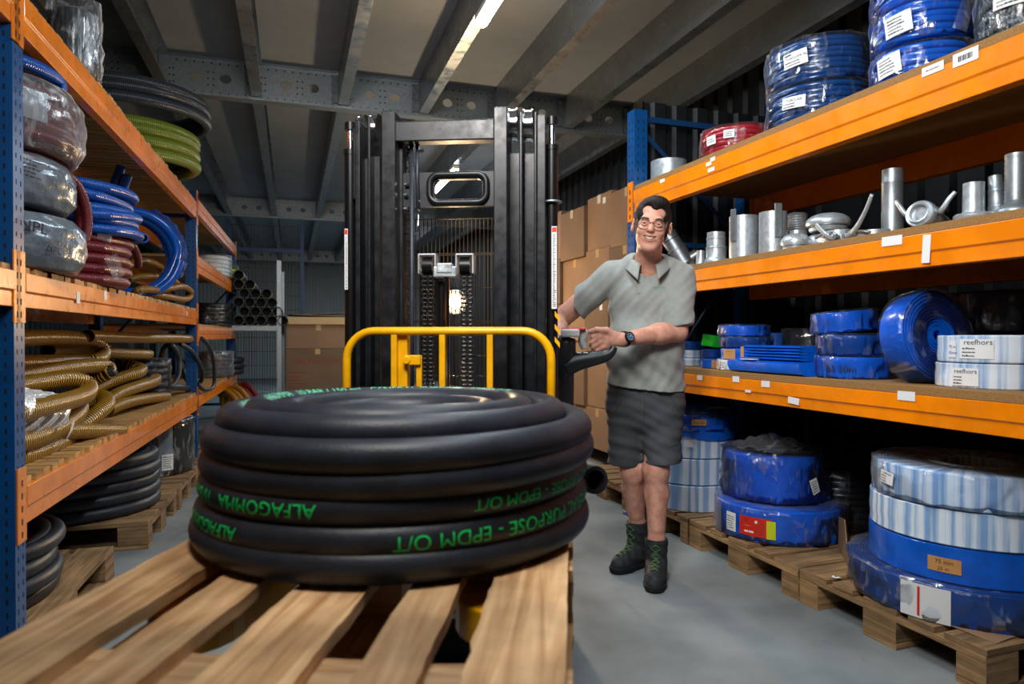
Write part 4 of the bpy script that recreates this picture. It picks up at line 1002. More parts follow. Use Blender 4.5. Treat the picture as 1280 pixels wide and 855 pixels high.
# big coil leaning on its edge
Rb = .172
t = empty('flat_hose_coil', RR, .2, -.43, S0 + Rb * .97, 'large blue flat hose coil leaning upright on its edge at the lower shelf', 'hose coil', None, 0)
t.rotation_euler = (radians(90 - 10), radians(4), RR.rot + radians(0))
prof = [(.02, -.05), (Rb - .003, -.05), (Rb, -.047), (Rb + .001, 0), (Rb, .047), (Rb - .003, .05)]; r = Rb - .003
while r > .035: prof += [(r - .004, .049), (r - .0062, .0405), (r - .0085, .049), (r - .0125, .05 + .0012 * sin(r * 90))]; r -= .0125
prof += [(.02, .048)]
MB().lathe(prof, 96, closed=True, wob=lambda a, z: .02 * sin(2 * a + .6) + .006 * sin(5 * a)).build('coil', M['layflat'], t, auto=35)
rb = wrap_label(t, Rb + .001, pi * .5 + .25, 0, .07, .06, name='label', dr=.006, lines=fine_print(0, 0, -.03, -.02, .02, .024, 4, 9))
MB().lathe([(Rb + .008, -.05), (Rb + .012, 0), (Rb + .008, .055), (Rb * .8, .062), (Rb * .4, .058)], 80, wob=lambda a, z: .02 * sin(2 * a + .6) + .004 * sin(21 * a)).build('plastic_wrap', M['film_light'], t, smooth=True)
# striped pair with labels at the right edge
g1, R = shelfcoil(1169, 1330, .24, S0, .082, 'striped', 'striped coil with one label, lower of the pair at the shelf right end', seed=17)
lab_at(g1, R, 1206, .038, .085, .058, lines=[('reefhors', -.034, .012, .021, 'ink')] + fine_print(0, 0, -.036, -.026, 0, .006, 3, 4), dr=.003)
g2, R = shelfcoil(1171, 1332, .24, S0 + .085, .09, 'striped', 'striped coil with two labels, upper of the pair at the shelf right end', seed=18)
lab_at(g2, R, 1220, .046, .098, .064, lines=[('reefhors', -.036, .014, .024, 'ink')] + fine_print(0, 0, -.04, -.028, 0, .008, 3, 6), dr=.003)
lab_at(g2, R, 1191, .044, .03, .055, lines=(('75 m', -.012, .004, .013, 'blue_ink'), ('52mm', -.013, -.016, .013, 'blue_ink')), dr=.003)
for k, (z, lab) in enumerate(((S0, 'black shrink-wrapped coil behind the striped pair, lower one'), (S0 + .19, 'black shrink-wrapped coil behind the striped pair, upper one'))):
    coil(RR, .64, -.42, z, .2, .17 - .02 * k, .05, 'layflat_black', lab, seed=20 + k, wrap='film')

# ---------------------------------------------------------------- right rack: metal fittings at z = S1
AL = 'alu'
def fitting(name, v, pxl, pxr, prof, label, m=AL, n=40, R0=None, z=None, rx=0, ry=0, cat='pipe fitting', part='body', auto=38, group=None):
    """lathe whose widest profile radius 1.0 spans pxl..pxr; prof in (fraction of R, metres)"""
    x, y, R = fit(pxl, pxr, v); t = empty(name, RR, x, y, S1 if z is None else z, label, cat, group, 0)
    MB().lathe([(a * R, b) for a, b in prof], n, closed=False).build(part, M[m], t, auto=auto)
    if rx or ry: t.rotation_euler = (rx, ry, t.rotation_euler.z)
    t['r_'] = R; del t['r_']
    return t, R
def tubeprof(h, wall=.06, bands=()):
    p = [(0, .002), (1, .002)]
    for zb, rr_ in bands: p += [(1, zb - .006), (rr_, zb - .003), (rr_, zb + .003), (1, zb + .006)]
    p += [(1, h), (1 - wall, h), (1 - wall, h * .3), (0, h * .3)]; return p
fitting('reducer_sleeve', .26, 868, 884, [(0, 0), (1, 0), (1, .03), (.86, .04), (.7, .09), (.7, .12), (.62, .12), (.62, .03), (0, .03)], 'small grey metal reducer left of the tall ringed sleeve')
fitting('ringed_sleeve', .2, 880, 910, [(0, 0), (1, 0), (1, .03), (.92, .045), (.86, .05), (.86, .1), (.9, .103), (.9, .108), (.8, .112), (.8, .15), (.84, .153), (.84, .158), (.78, .162), (.78, .19), (.7, .19), (.7, .05), (0, .05)], 'stepped metal sleeve with raised rings at the left end of the fittings')
def lugpipe(v, a, b, h, lug_px, label, lt):
    x, y, R = fit(a, b, v); t = empty('lugged_pipe', RR, x, y, S1, label, 'pipe fitting')
    MB().lathe([(q * R, w_) for q, w_ in tubeprof(h, .05)], 48).build('pipe', M[AL], t, auto=38)
    al, D, d = off(t, lug_px); g = math.asin(max(-.95, min(.95, D * sin(d) / R))) - d; an = al + g
    c = Vector((cos(an) * (R + .004), sin(an) * (R + .004), h * .78)); MB().box(c, (.006, .034, lt), Rz(an)).build('lug', M['galv'], t, bev=.001)
    return t
lugpipe(.14, 911, 948, .222, 917, 'short wide metal pipe with an upright flat lug, left of the pair', .16)
lugpipe(.17, 948, 984, .214, 972, 'short wide metal pipe with an upright flat lug, right of the pair', .16)
fitting('finned_sleeve', .42, 982, 1010, [(0, 0), (.8, 0)] + [(1 if k % 2 else .9, .12 + .006 * k) for k in range(20)] + [(.8, .245), (0, .245)], 'finely ribbed metal sleeve behind the second lugged pipe')
fitting('pipe_ring', .3, 983, 1009, tubeprof(.13, .08), 'plain bright metal ring behind the small dome coupling')
def dome(v, a, b, label, z=S1, k=1.0):
    x, y, R = fit(a, b, v); t = empty('dome_coupling', RR, x, y, z, label, 'pipe fitting')
    P = [(0, 0), (.82, 0), (.86, .012 * k), (.8, .02 * k), (.97, .024 * k), (1, .034 * k), (.985, .044 * k), (.9, .056 * k), (.72, .068 * k), (.5, .075 * k), (.3, .077 * k), (.28, .07 * k), (0, .07 * k)]
    MB().lathe([(q * R, w_) for q, w_ in P], 48).build('shell', M[AL], t, auto=35); return t
dome(.1, 975, 1014, 'small low dome-shaped metal coupling at the shelf edge')
dome(.2, 1006, 1048, 'lower dome-shaped metal coupling under the wide dome', k=1.0)
dome(.2, 1006, 1064, 'wide dome-shaped metal coupling stacked on another', z=S1 + .08, k=1.0)
def lever_clamp(v, px, r, label, z=S1, yaw=0.0, hook=1, hh=.045, hl=1.0):
    q = hit(px, 420, RR, 0, v); t = empty('lever_coupling', RR, q.x, q.y, z, label, 'pipe fitting', None, yaw)
    MB().lathe([(r * .8, .002), (r * 1.04, .002), (r * 1.04, .012), (r, .014), (r, hh), (r * .94, hh), (r * .94, .01), (r * .8, .01)], 44, closed=True).build('ring', M[AL], t, auto=35)
    # bail strap and curved handle in the plane facing the aisle
    s_ = MB(); pts = [Vector((-r * 1.08, -hook * r * (-.9 + 1.8 * k / 8), hh * .55 + .012 * sin(pi * k / 8))) for k in range(9)]
    s_.tube(catmull(pts, 3), .009, 8, flat=.5); s_.build('strap', M[AL], t, smooth=True)
    s_ = MB(); p0 = Vector((-r * 1.1, hook * r * .9, .018)); pts = [p0 + Vector((-.004 * k * hl, -hook * .022 * k * hl, .002 * k * k * hl)) for k in range(9)]
    s_.tube(catmull(pts, 4), [.009 - .0001 * k for k in range(33)], 10, flat=1.5); s_.build('handle', M[AL], t, smooth=True)
    s_ = MB(); s_.cyl(p0 + Vector((-.012, 0, 0)), p0 + Vector((.012, 0, 0)), .009, n=12); s_.cyl(p0 + Vector((-.012, -hook * .02, .016)), p0 + Vector((.012, -hook * .02, .016)), .007, n=12); s_.build('pivot', M['galv'], t, auto=40)
    return t
lever_clamp(.1, 1048, .062, 'ring coupling with a bent handle, in front of the domes', hh=.052, hook=-1, hl=.5)
lever_clamp(.12, 1092, .07, 'open lever coupling with a long raised curved handle', hh=.03, hook=1, yaw=-.1)
fitting('pipe_stub', .16, 1101, 1129, [(0, 0), (1.03, 0), (1.03, .1), (1, .104), (1, .205), (1.03, .21), (1.03, .215), (.99, .22), (.99, .262), (.88, .262), (.88, .1), (0, .1)], 'tall upright metal pipe standing between the lever couplings', m='galv')
# lying coupling with concentric rings
q = hit(1150, 420, RR, 0, .1); t = empty('ball_coupling', RR, q.x, q.y - .01, S1 + .052, 'metal coupling lying on its side with concentric rings and two handles', 'pipe fitting')
t.rotation_euler = (0, radians(-78), RR.rot + radians(15))
MB().lathe([(0, .02), (.028, .02), (.03, .04), (.036, .042), (.038, .028), (.046, .03), (.05, .02), (.05, .005), (.044, 0), (.047, -.01), (.05, -.05), (.04, -.07), (.04, -.12), (.034, -.12), (.034, -.05), (0, -.05)], 44).build('body', M[AL], t, auto=35)
for sg in (-1, 1):
    MB().tube(catmull([(.01, sg * .05, -.01), (.02, sg * .066, .0), (.045, sg * .082, .005), (.07, sg * .1, .004)], 5), [.011 - .00025 * k for k in range(16)], 10).build('handle', M[AL], t, smooth=True)
fitting('flanged_stub', .15, 1190, 1243, [(0, .004), (.8, 0), (1, .022), (1, .03), (.9, .036), (.58, .04), (.55, .05), (.54, .105), (.53, .11), (.53, .14), (.44, .14), (.44, .06), (0, .06)], 'flanged grey cast pipe stub with a wide saucer base')
cn, R = fitting('cone_reducer', .2, 1234, 1262, [(0, 0), (1, 0), (1.02, .004), (.92, .05), (.95, .053), (.95, .057), (.88, .06), (.78, .105), (.81, .108), (.81, .113), (.74, .116), (.66, .16), (.58, .16), (.8, .04), (0, .04)], 'bright conical metal reducer leaning slightly beside the ribbed pipe', m='galv', ry=radians(0), rx=radians(-5))
fitting('ribbed_pipe', .16, 1241, 1300, [(0, 0), (1, 0), (1.02, .02), (.95, .03), (.6, .045)] + [(.56 if k % 2 else .53, .05 + .0075 * k) for k in range(20)] + [(.55, .205), (.49, .205), (.49, .05), (0, .05)], 'ribbed metal pipe on a flange at the right end of the fittings', m='galv')
# angled branch pipe seen behind the man's head
q = hit(846, 420, RR, 0, .25); t = empty('branch_pipe', RR, q.x, q.y, S1, 'angled galvanised branch pipe leaning behind the man near the rack upright', 'pipe fitting')
aF = face_ang(t); rgt = Vector((-sin(aF), cos(aF), 0))
P0 = rgt * .05 + Vector((0, 0, .065)); P1 = rgt * -.06 + Vector((0, 0, .255))
MB().tube([P0, P0.lerp(P1, .45), P0.lerp(P1, .46), P0.lerp(P1, .5), P0.lerp(P1, .51), P1], [.058, .058, .062, .062, .055, .053], 32, inner=.93).build('pipe', M['galv'], t, auto=40)
MB().tube([P0.lerp(P1, .05), P0 + rgt * .07 + Vector((0, 0, .06))], .036, 28, inner=.92).build('branch', M['galv'], t, auto=40)
MB().tube([P0 + rgt * -.03 + Vector((0, 0, -.03)), P0 + rgt * .055 + Vector((0, 0, -.022))], .042, 28).build('collar', M['galv'], t, auto=40)

# ---------------------------------------------------------------- right rack: top shelf at z = S2
def topcoil(xl, xr, v, r, layers, rings, m, label, wrap=None, seed=0, zf=1.85, n=10, **k):
    x, y, R = fit(xl, xr, v); t = hosecoil(RR, x, y, S2 + k.pop('dz', 0), R, r, layers, rings, m, label, seed=seed, n=n, zf=zf, wob=.008)
    if wrap: film_wrap(t, R, r * 2 + zf * r * (layers - 1), m=wrap, seed=seed)
    return t, R
t = empty('foil_roll', RR, .16, fit(813, 858, .16)[1], S2, 'silvery wide metal ring at the left end of the top shelf', 'pipe fitting'); R = fit(813, 858, .16)[2]
MB().lathe([(R * .9, 0), (R, 0), (R, .13), (R * .94, .13), (R * .94, .01)], 48, closed=True).build('ring', M['alu'], t, auto=38)
r1, R = topcoil(876, 966, .2, .0125, 6, 2, 'red_tube', 'red hose coil in clear wrap with two white labels on the top shelf', wrap='film', seed=41)
lab_at(r1, R, 890, .075, .055, .045, dr=.012, tilt=.05, lines=fine_print(0, 0, -.02, -.012, .02, .012, 2, 9)); lab_at(r1, R, 911, .09, .05, .04, dr=.012, lines=fine_print(0, 0, -.02, -.015, .02, .015, 3, 1))
b1, R = topcoil(958, 1092, .24, .0125, 7, 3, 'teal_tube', 'dark blue tube coil with a white label, lower one of two on the top shelf', wrap='film_light', seed=42, n=9)
lab_at(b1, R, 992, .085, .1, .05, dr=.012, tilt=-.05, lines=[('TUBCLAIR', -.032, .004, .015, 'ink')] + fine_print(0, 0, -.044, -.022, .02, .002, 2, 4))
b2, R = topcoil(957, 1094, .25, .0125, 8, 3, 'teal_tube', 'dark blue tube coil in shiny wrap, upper one of two on the top shelf', wrap='film', seed=43, dz=.172, n=9)
lab_at(b2, R, 994, .1, .1, .065, dr=.012, tilt=.1, lines=[('TUBCLAIR AL', -.04, .002, .015, 'ink'), ('#', -.044, .02, (.03, .006), 'ink')] + fine_print(0, 0, -.044, -.027, .02, -.003, 2, 5))
for k, (lab, sd, z) in enumerate((('bright blue wrapped tube coil, lowest of three near the top right', 44, 0), ('bright blue wrapped tube coil, middle of three near the top right', 45, .135), ('bright blue wrapped tube coil, topmost of three near the top right', 46, .27))):
    c_, R = topcoil(1088, 1222, .2, .0125, 6 if k else 5, 3, 'blue_tube', lab, wrap='film', seed=sd, dz=z, n=8)
    if k < 3: lab_at(c_, R, (1111, 1122, 1170)[k], .06, .09, .075 if k < 2 else .06, dr=.012, tilt=.12, lines=fine_print(0, 0, -.035, -.03, .02, .03, 5, 20 + k))
    if k: lab_at(c_, R, 1200, .06, .05, .12, m='film_heavy', name='tape_tie', dr=.013, tilt=-.3)
gq, R = topcoil(1219, 1340, .18, .011, 9, 2, 'grey_rib', 'grey wrapped tube coil with a label at the top right corner', wrap='film', seed=47, n=8)
lab_at(gq, R, 1262, .13, .09, .07, dr=.012, lines=fine_print(0, 0, -.035, -.03, .02, .03, 5, 33))
# ---------------------------------------------------------------- left rack, middle shelf
Z0, Z1, Z2 = 0.67, 1.34, 2.21
def lens(nm): return bpy.data.objects[nm]
def bag(z, R, h, x, y, label, inner, inner_r, seed, filmm, group=None, dent=.012):
    """coil packed in plastic: rounded bag around a real coil"""
    t = empty('bagged_hose_coil', LR, x, y, z, label, 'hose coil', group)
    lay = max(1, int(h / (inner_r * 1.9)))
    MB().tube(coilpath(R - .02, inner_r, lay, 2, .95, .006, seed, zf=1.85), inner_r, 10).build('hose', M[inner], t, smooth=True)
    Rn = random.Random(seed); ph = [Rn.uniform(0, 6) for _ in range(5)]
    prof = [(R * .75, .001), (R * .93, .006), (R, h * .2), (R + .008, h * .5), (R, h * .8), (R * .92, h - .004), (R * .7, h + .004), (R * .3, h - .01)]
    prof2 = []
    for i in range(len(prof) - 1):
        for k in range(5): q = k / 5; prof2.append((prof[i][0] * (1 - q) + prof[i + 1][0] * q, prof[i][1] * (1 - q) + prof[i + 1][1] * q))
    prof2.append(prof[-1])
    wf = lambda a, zz: dent * (sin(7 * a + zz * 25 + ph[0]) * .5 + .5 * sin(13 * a - zz * 60 + ph[1]) + .4 * sin(23 * a + zz * 90 + ph[2]) + .3 * sin(zz * 120 + 5 * a + ph[3])) / R * .35
    MB().lathe(prof2, 110, wob=wf).build('bag', M[filmm], t, smooth=True); return t
M['silver_bag'] = mat('silver_bag', hexc('6f7b86'), .3, spec=.7, coat=.5, noise=.1, nscale=14, bump=.008, bscale=14)
M['silver_bag'].node_tree.nodes['Principled BSDF'].inputs['Metallic'].default_value = .25
bx, by = -.33, .34
Rg = tanR(LR, bx, by, 107)
g3 = bag(Z1 + .001, Rg, .235, bx, by, 'silvery plastic bag with black logos, lowest on the left middle shelf', 'grey_rib', .02, 61, 'silver_bag')
for px_, zc, sc_ in ((76, .15, 1.25), (102, .075, .8)):
    lab_at(g3, Rg, px_ - 8, zc, .001, .001, m='silver_bag', name='bag_print', dr=.022, tilt=-.12, lines=(('IPL', -.035 * sc_, -.012, .05 * sc_, 'ink'),))
    o = lab_at(g3, Rg, px_ - 22 * sc_, zc + .02, .001, .001, m='silver_bag', name='logo', dr=.022)
    a_, D_, d_ = off(g3, px_ - 24 * sc_); gm = a_ + math.asin(max(-.97, min(.97, D_ * sin(d_) / Rg))) - d_
    mb = MB()
    for k in range(3):   # triangle knot mark
        an0, an1 = pi / 2 + 2 * pi * k / 3, pi / 2 + 2 * pi * (k + 1) / 3; r_ = .024 * sc_
        A = (r_ * cos(an0), r_ * sin(an0)); B_ = (r_ * cos(an1), r_ * sin(an1)); I0 = (A[0] * .55, A[1] * .55); I1 = (B_[0] * .55, B_[1] * .55)
        TQ = [A, B_, I1, I0]; mb.add([((Rg + .0225) * cos(gm + x_ / Rg), (Rg + .0225) * sin(gm + x_ / Rg), zc + .005 + y_) for x_, y_ in TQ], [(0, 1, 2, 3)])
    mb.build('logo_mark', M['ink'], g3)
g2_ = bag(Z1 + LR.k * .265, tanR(LR, bx, by, 95), .22, bx, by, 'silvery plastic bag with a pale text label, middle one on the left middle shelf', 'grey_rib', .02, 62, 'silver_bag')
lab_at(g2_, tanR(LR, bx, by, 95), 52, .14, .16, .1, dr=.016, tilt=-.1, lines=fine_print(0, 0, -.06, -.04, .06, .04, 5, 7), m='film_heavy')
g1_ = bag(Z1 + LR.k * .49, tanR(LR, bx, by, 107), .3, bx, by, 'clear wrapped maroon ribbed coil on top of the silvery bags', 'maroon', .024, 63, 'film_heavy')
lab_at(g1_, tanR(LR, bx, by, 107), 58, .17, .17, .12, dr=-.004, m='grey_plastic', name='insert_sheet')
t = empty('hose_coil', LR, bx, by, Z1 + LR.k * .80, 'blue ribbed hose ring on top of the clear wrapped maroon coil', 'hose')
Rq = tanR(LR, bx, by, 87) - .03; MB().tube([(Rq * cos(a * pi / 30), Rq * sin(a * pi / 30), .028 + .0004 * a) for a in range(100)], .028, 14, inner=.75).build('hose', M['blue_rib'], t, smooth=True)
# maroon ribbed hoop standing on edge against the bags
freehose(LR, [(72, 212, 'x', -.14), (88, 222, 'x', -.1), (100, 238, 'x', -.07), (108, 262, 'x', -.05), (109, 285, 'x', -.05), (104, 304, 'x', -.07), (94, 322, 'x', -.1)], .024, 'maroon', 'maroon ribbed hose hoop standing on edge beside the bags, front one')
freehose(LR, [(74, 222, 'x', -.16), (86, 236, 'x', -.13), (96, 256, 'x', -.1), (100, 275, 'x', -.1), (98, 296, 'x', -.1), (90, 310, 'x', -.14)], .024, 'maroon', 'maroon ribbed hose hoop tucked behind the front hoop')
# maroon bundle of coils
mx_, my_ = -.34, 1.25
def flatcoil(F, x, y, z, pxr, r, layers, rings, m, label, **k): 
    R = tanR(F, x, y, pxr); return hosecoil(F, x, y, z, R, r, layers, rings, m, label, **k), R
k1, R = flatcoil(LR, -.28, 1.25, Z1 + .001, 168, .031, 4, 2, 'maroon', 'maroon ribbed hose coil lying low on the left middle shelf', seed=65)
k2, R2_ = flatcoil(LR, -.3, 1.42, Z1 + LR.k * .235, 172, .029, 1, 2, 'maroon', 'maroon ribbed hose coil beneath the blue ribbed coil', seed=66)
for (o, px, zc, w_, h_, tl) in ((k1, 163, .1, .09, .13, .5), (k2, 146, .06, .08, .09, -.2)):
    lab_at(o, R, px, zc, w_, h_, m='film_heavy', name='tape_cuff', dr=.006, tilt=tl)
freehose(LR, [(80, 300, 'x', -.16), (100, 302, 'x', -.12), (118, 305, 'x', -.08)], .032, 'maroon', 'cut open end of maroon ribbed hose pointing to the aisle')
freehose(LR, [(150, 296, 'x', -.14), (163, 303, 'x', -.12), (171, 318, 'x', -.11), (173, 332, 'x', -.12)], .026, 'maroon', 'short bent maroon hose curving down beside the taped cuffs')
# wrapped grey bundle end
t = empty('wrapped_bundle', LR, -.07, 1.62, Z1 + LR.k * .03, 'grey plastic wrapped bundle end poking out of the maroon coils', 'bundle', rz=.5)
MB().tube([(0, -.14, .1), (0, -.05, .1), (0, .06, .095), (0, .12, .09)], [.035, .045, .06, .062], 14).build('bundle', M['silver_bag'], t, smooth=True)
# blue ribbed coil with two upright open ends
b5, R = flatcoil(LR, -.26, 1.42, Z1 + LR.k * .30, 186, .03, 3, 2, 'blue_rib', 'blue ribbed hose coil with loose turns on the left middle shelf', seed=67, wob=.05, start=.4)
b6, R = flatcoil(LR, -.27, 1.36, Z1 + LR.k * .47, 174, .03, 2, 2, 'blue_rib', 'upper loose turns of blue ribbed hose, with open ends standing up', seed=68, wob=.05)
for a_, b_ in (((140, 238, 'x', -.3), (152, 208, 'x', -.24)), ((150, 245, 'x', -.25), (160, 219, 'x', -.19))):
    freehose(LR, [a_, tuple((a_[i] + b_[i]) / 2 if i != 2 else 'x' for i in range(4)), b_], .034, 'blue_tube', 'blue hose end standing up above the blue ribbed coil, %s' % ('left one' if a_[0] == 140 else 'right one'))
# amber ribbed coils
freehose(LR, [(150, 335, 'x', -.25), (180, 326, 'x', -.22), (200, 334, 'x', -.15), (204, 346, 'x', -.12)], .028, 'olive_rib', 'amber ribbed hose loop curling above the other amber hoses')
freehose(LR, [(165, 372, 'x', -.2), (175, 362, 'x', -.12), (200, 362, 'x', -.08), (228, 358, 'x', -.05), (239, 366, 'x', -.05), (232, 374, 'x', -.06), (205, 370, 'x', -.1), (180, 368, 'x', -.2)], .028, 'olive_rib', 'amber ribbed hose with a double bend lying on the slats')
freehose(LR, [(160, 350, 'x', -.3), (185, 345, 'x', -.22), (212, 348, 'x', -.16), (222, 356, 'x', -.14), (214, 362, 'x', -.15)], .028, 'olive_rib', 'amber ribbed hose bending behind the double bend')
# dark flat coil and green hose behind
hosecoil(LR, -.5, 2.3, Z1 + .001, .3, .02, 7, 2, 'layflat_black', 'black thin hose coil lying behind the amber hoses', seed=69, n=8)
hosecoil(LR, -.5, 2.35, Z1 + LR.k * .3, .24, .018, 2, 2, 'layflat_green', 'green hose ring on top of the black thin coil', seed=70, n=8)
# big blue coil standing upright
q = hit(206, 318, LR, 0, -.42); zc_ = q.z; Rk = .375
t = empty('hose_coil', LR, -.3, 3.0, Z1 + LR.k * (.0 + Rk), 'big bright blue hose coil standing upright and wrapped in film', 'hose', None, 0)
t.rotation_euler = (radians(90), 0, LR.rot + radians(22))
P_ = []
for ring in range(5):
    for i in range(60): a = 2 * pi * i / 60 + ring * 2 * pi; P_.append(((Rk - .04 - .028 * (ring % 2)) * cos(a), (Rk - .04 - .028 * (ring % 2)) * sin(a), -.12 + .06 * (ring + i / 60)))
for _ in range(5): P_ = [P_[0]] + [tuple((P_[i - 1][k] + 2 * P_[i][k] + P_[i + 1][k]) / 4 for k in range(3)) for i in range(1, len(P_) - 1)] + [P_[-1]]
MB().tube(P_, .034, 14, inner=.75).build('hose', M['blue_tube'], t, smooth=True)
mb = MB(); mb.sheet(lambda u, v: ((Rk + .008 + .004 * sin(u * 50 + v * 11)) * cos(-.5 + 1.7 * u), (Rk + .008 + .004 * sin(u * 50 + v * 11)) * sin(-.5 + 1.7 * u), -.16 + .36 * v + .01 * sin(u * 40)), 60, 14); mb.build('plastic_wrap', M['film'], t, smooth=True)

# ---------------------------------------------------------------- left rack, lower shelf: yellow-black suction hoses
def yh(pts, label, r=.047, m='yellow_rib', **k): return freehose(LR, pts, r, m, label, **k)
x1 = -.13
yh([(10, 424, 'x', -.42), (60, 422, 'x', -.40), (100, 424, 'x', -.34), (122, 430, 'x', -.28), (129, 442, 'x', -.25), (118, 451, 'x', -.26), (90, 452, 'x', -.34), (10, 455, 'x', -.42)], 'yellow and black ribbed suction hose bent double, topmost on the left pile')
yh([(10, 473, 'x', -.36), (60, 464, 'x', -.32), (105, 458, 'x', -.26), (132, 458, 'x', -.2), (134, 466, 'x', -.18), (118, 474, 'x', -.26)], 'yellow and black ribbed suction hose, second bend from the top of the pile')
yh([(10, 484, 'x', -.26), (50, 478, 'x', -.24), (85, 474, 'x', -.18), (108, 480, 'x', -.12), (108, 492, 'x', -.09), (85, 501, 'x', -.08), (50, 510, 'x', -.08), (10, 520, 'x', -.1)], 'largest forward bend of yellow and black suction hose with clear film round it')
yh([(10, 556, 'x', -.14), (50, 545, 'x', -.12), (80, 530, 'x', -.12), (98, 514, 'x', -.14), (98, 500, 'x', -.2)], 'yellow and black suction hose under the film-wrapped bend')
yh([(40, 560, 'x', -.26), (80, 546, 'x', -.2), (112, 524, 'x', -.14), (132, 507, 'x', -.11), (130, 497, 'x', -.16), (112, 498, 'x', -.24), (80, 510, 'x', -.34)], 'yellow and black suction hose with a bright bend left of the shelf centre')
yh([(60, 540, 'x', -.15), (95, 539, 'x', -.1), (125, 539, 'x', -.06), (150, 539, 'x', -.03)], 'straight yellow and black suction hose with its open end toward the aisle', r=.042)
yh([(10, 576, 'x', -.16), (45, 566, 'x', -.15), (75, 553, 'x', -.15), (92, 545, 'x', -.2)], 'lowest yellow and black suction hose at the near end of the shelf')
yh([(100, 500, 'x', -.42), (125, 483, 'x', -.38), (150, 473, 'x', -.3), (172, 466, 'x', -.22), (176, 461, 'x', -.24), (160, 457, 'x', -.34)], 'yellow and black suction hose bend in the middle of the shelf, upper one')
yh([(120, 512, 'x', -.32), (145, 494, 'x', -.26), (170, 484, 'x', -.2), (192, 477, 'x', -.16), (193, 471, 'x', -.22), (178, 471, 'x', -.34)], 'yellow and black suction hose bend in the middle of the shelf, lower one')
yh([(135, 512, 'x', -.25), (160, 503, 'x', -.2), (185, 498, 'x', -.16), (208, 496, 'x', -.12)], 'yellow and black suction hose ending in clear film at mid shelf', r=.042)
yh([(110, 420, 'x', -.3), (160, 422, 'x', -.24), (205, 423, 'x', -.14), (243, 424, 'x', -.05)], 'long straight yellow and black suction hose lying high below the beam', r=.042)
yh([(130, 440, 'x', -.34), (160, 442, 'x', -.28), (186, 443, 'x', -.22)], 'short yellow and black suction hose end below the long straight one', r=.042)
yh([(60, 438, 'x', -.6), (130, 436, 'x', -.55), (160, 452, 'x', -.45), (165, 465, 'x', -.45), (120, 470, 'x', -.6)], 'yellow and black suction hose bend deep inside the shelf')
# clear sleeve and ties
t = empty('plastic_sleeve', LR, -.1, hit(58, 520, LR, 0, -.1).y, 0, 'crumpled clear plastic sleeve round the forward suction hose bend', 'plastic film'); q1, q2 = hit(20, 505, LR, 0, -.08), hit(82, 512, LR, 0, -.08)
t.location = LR.w(-.1, (q1.y + q2.y) / 2, 0); o_ = LR.l(t.location)
MB().sheet(lambda u, v: (.09 * sin(v * pi) * .62 + .012 * sin(u * 25 + v * 9) - .01, q1.y + (q2.y - q1.y) * u - o_.y, (q1.z + (q2.z - q1.z) * u) / LR.k + .08 - .2 * v), 40, 18).build('sleeve', M['film_heavy'], t, smooth=True)
p1, p2 = hit(92, 527, LR, 0, -.03), hit(65, 567, LR, 0, -.03); t = empty('cloth_strap', LR, -.03, (p1.y + p2.y) / 2, min(p1.z, p2.z), 'grey webbing strap hanging down over the lower suction hoses', 'strap')
MB().sheet(lambda u, v: (.02 * sin(v * 3), p1.y + (p2.y - p1.y) * v + .035 * (u - .5) - (p1.y + p2.y) / 2, (p1.z + (p2.z - p1.z) * v - min(p1.z, p2.z)) / LR.k), 3, 10).build('band', M['grey_plastic'], t)
# black hoses and wrapped bundle at the shelf's far end
freehose(LR, [(200, 452, 'x', -.3), (205, 435, 'x', -.2), (215, 432, 'x', -.12), (224, 450, 'x', -.08), (222, 472, 'x', -.08), (212, 484, 'x', -.1), (206, 474, 'x', -.2)], .022, 'rubber', 'black hose loop standing at the far end of the lower shelf')
freehose(LR, [(225, 430, 'x', -.1), (240, 440, 'x', -.02), (252, 462, 'x', .02), (250, 478, 'x', -.02), (236, 478, 'x', -.1), (228, 462, 'x', -.2)], .022, 'rubber', 'black hose loop hanging just before the second blue upright')
freehose(LR, [(243, 424, 'x', -.1), (254, 424, 'x', .03), (265, 442, 'x', .06), (268, 468, 'x', .06), (266, 484, 'x', .05), (255, 487, 'x', .04), (247, 480, 'x', .0)], .02, 'rubber', 'black hose hanging round the second blue upright')
freehose(LR, [(200, 488, 'x', -.2), (220, 484, 'x', -.12), (243, 487, 'x', -.06)], .03, 'rubber', 'short thick black hose lying at the far end of the lower shelf')
t = empty('wrapped_bundle', LR, -.34, 3.5, Z0 + 0, 'black hose bundle in shiny clear film at the far end of the lower shelf', 'bundle')
MB().tube(coilpath(.24, .03, 6, 2, seed=5), .03, 10).build('hose', M['rubber'], t, smooth=True); film_wrap(t, .24, .36, m='film', seed=5, amp=.012)
# ---------------------------------------------------------------- left rack, top shelf
q, R = flatcoil(LR, -.42, 3.35, Z2, 253, .048, 4, 1, 'green_rib', 'olive green ribbed hose coil on the left top shelf', seed=71, n=16, start=2.6)
q, R = flatcoil(LR, -.42, 3.25, Z2 + LR.k * .37, 265, .043, 3, 1, 'grey_rib', 'dark grey ribbed hose coil lying on the olive green coil', seed=72, n=16, wob=.02, start=2.6)
t = empty('wrapped_bundle', LR, -.12, 1.05, Z2, 'clear plastic wrapped bundle near the left end of the top shelf', 'bundle'); layflat(t, .1, .35, .03, 'layflat_black'); film_wrap(t, .11, .42, m='film_heavy', amp=.015, seed=8)
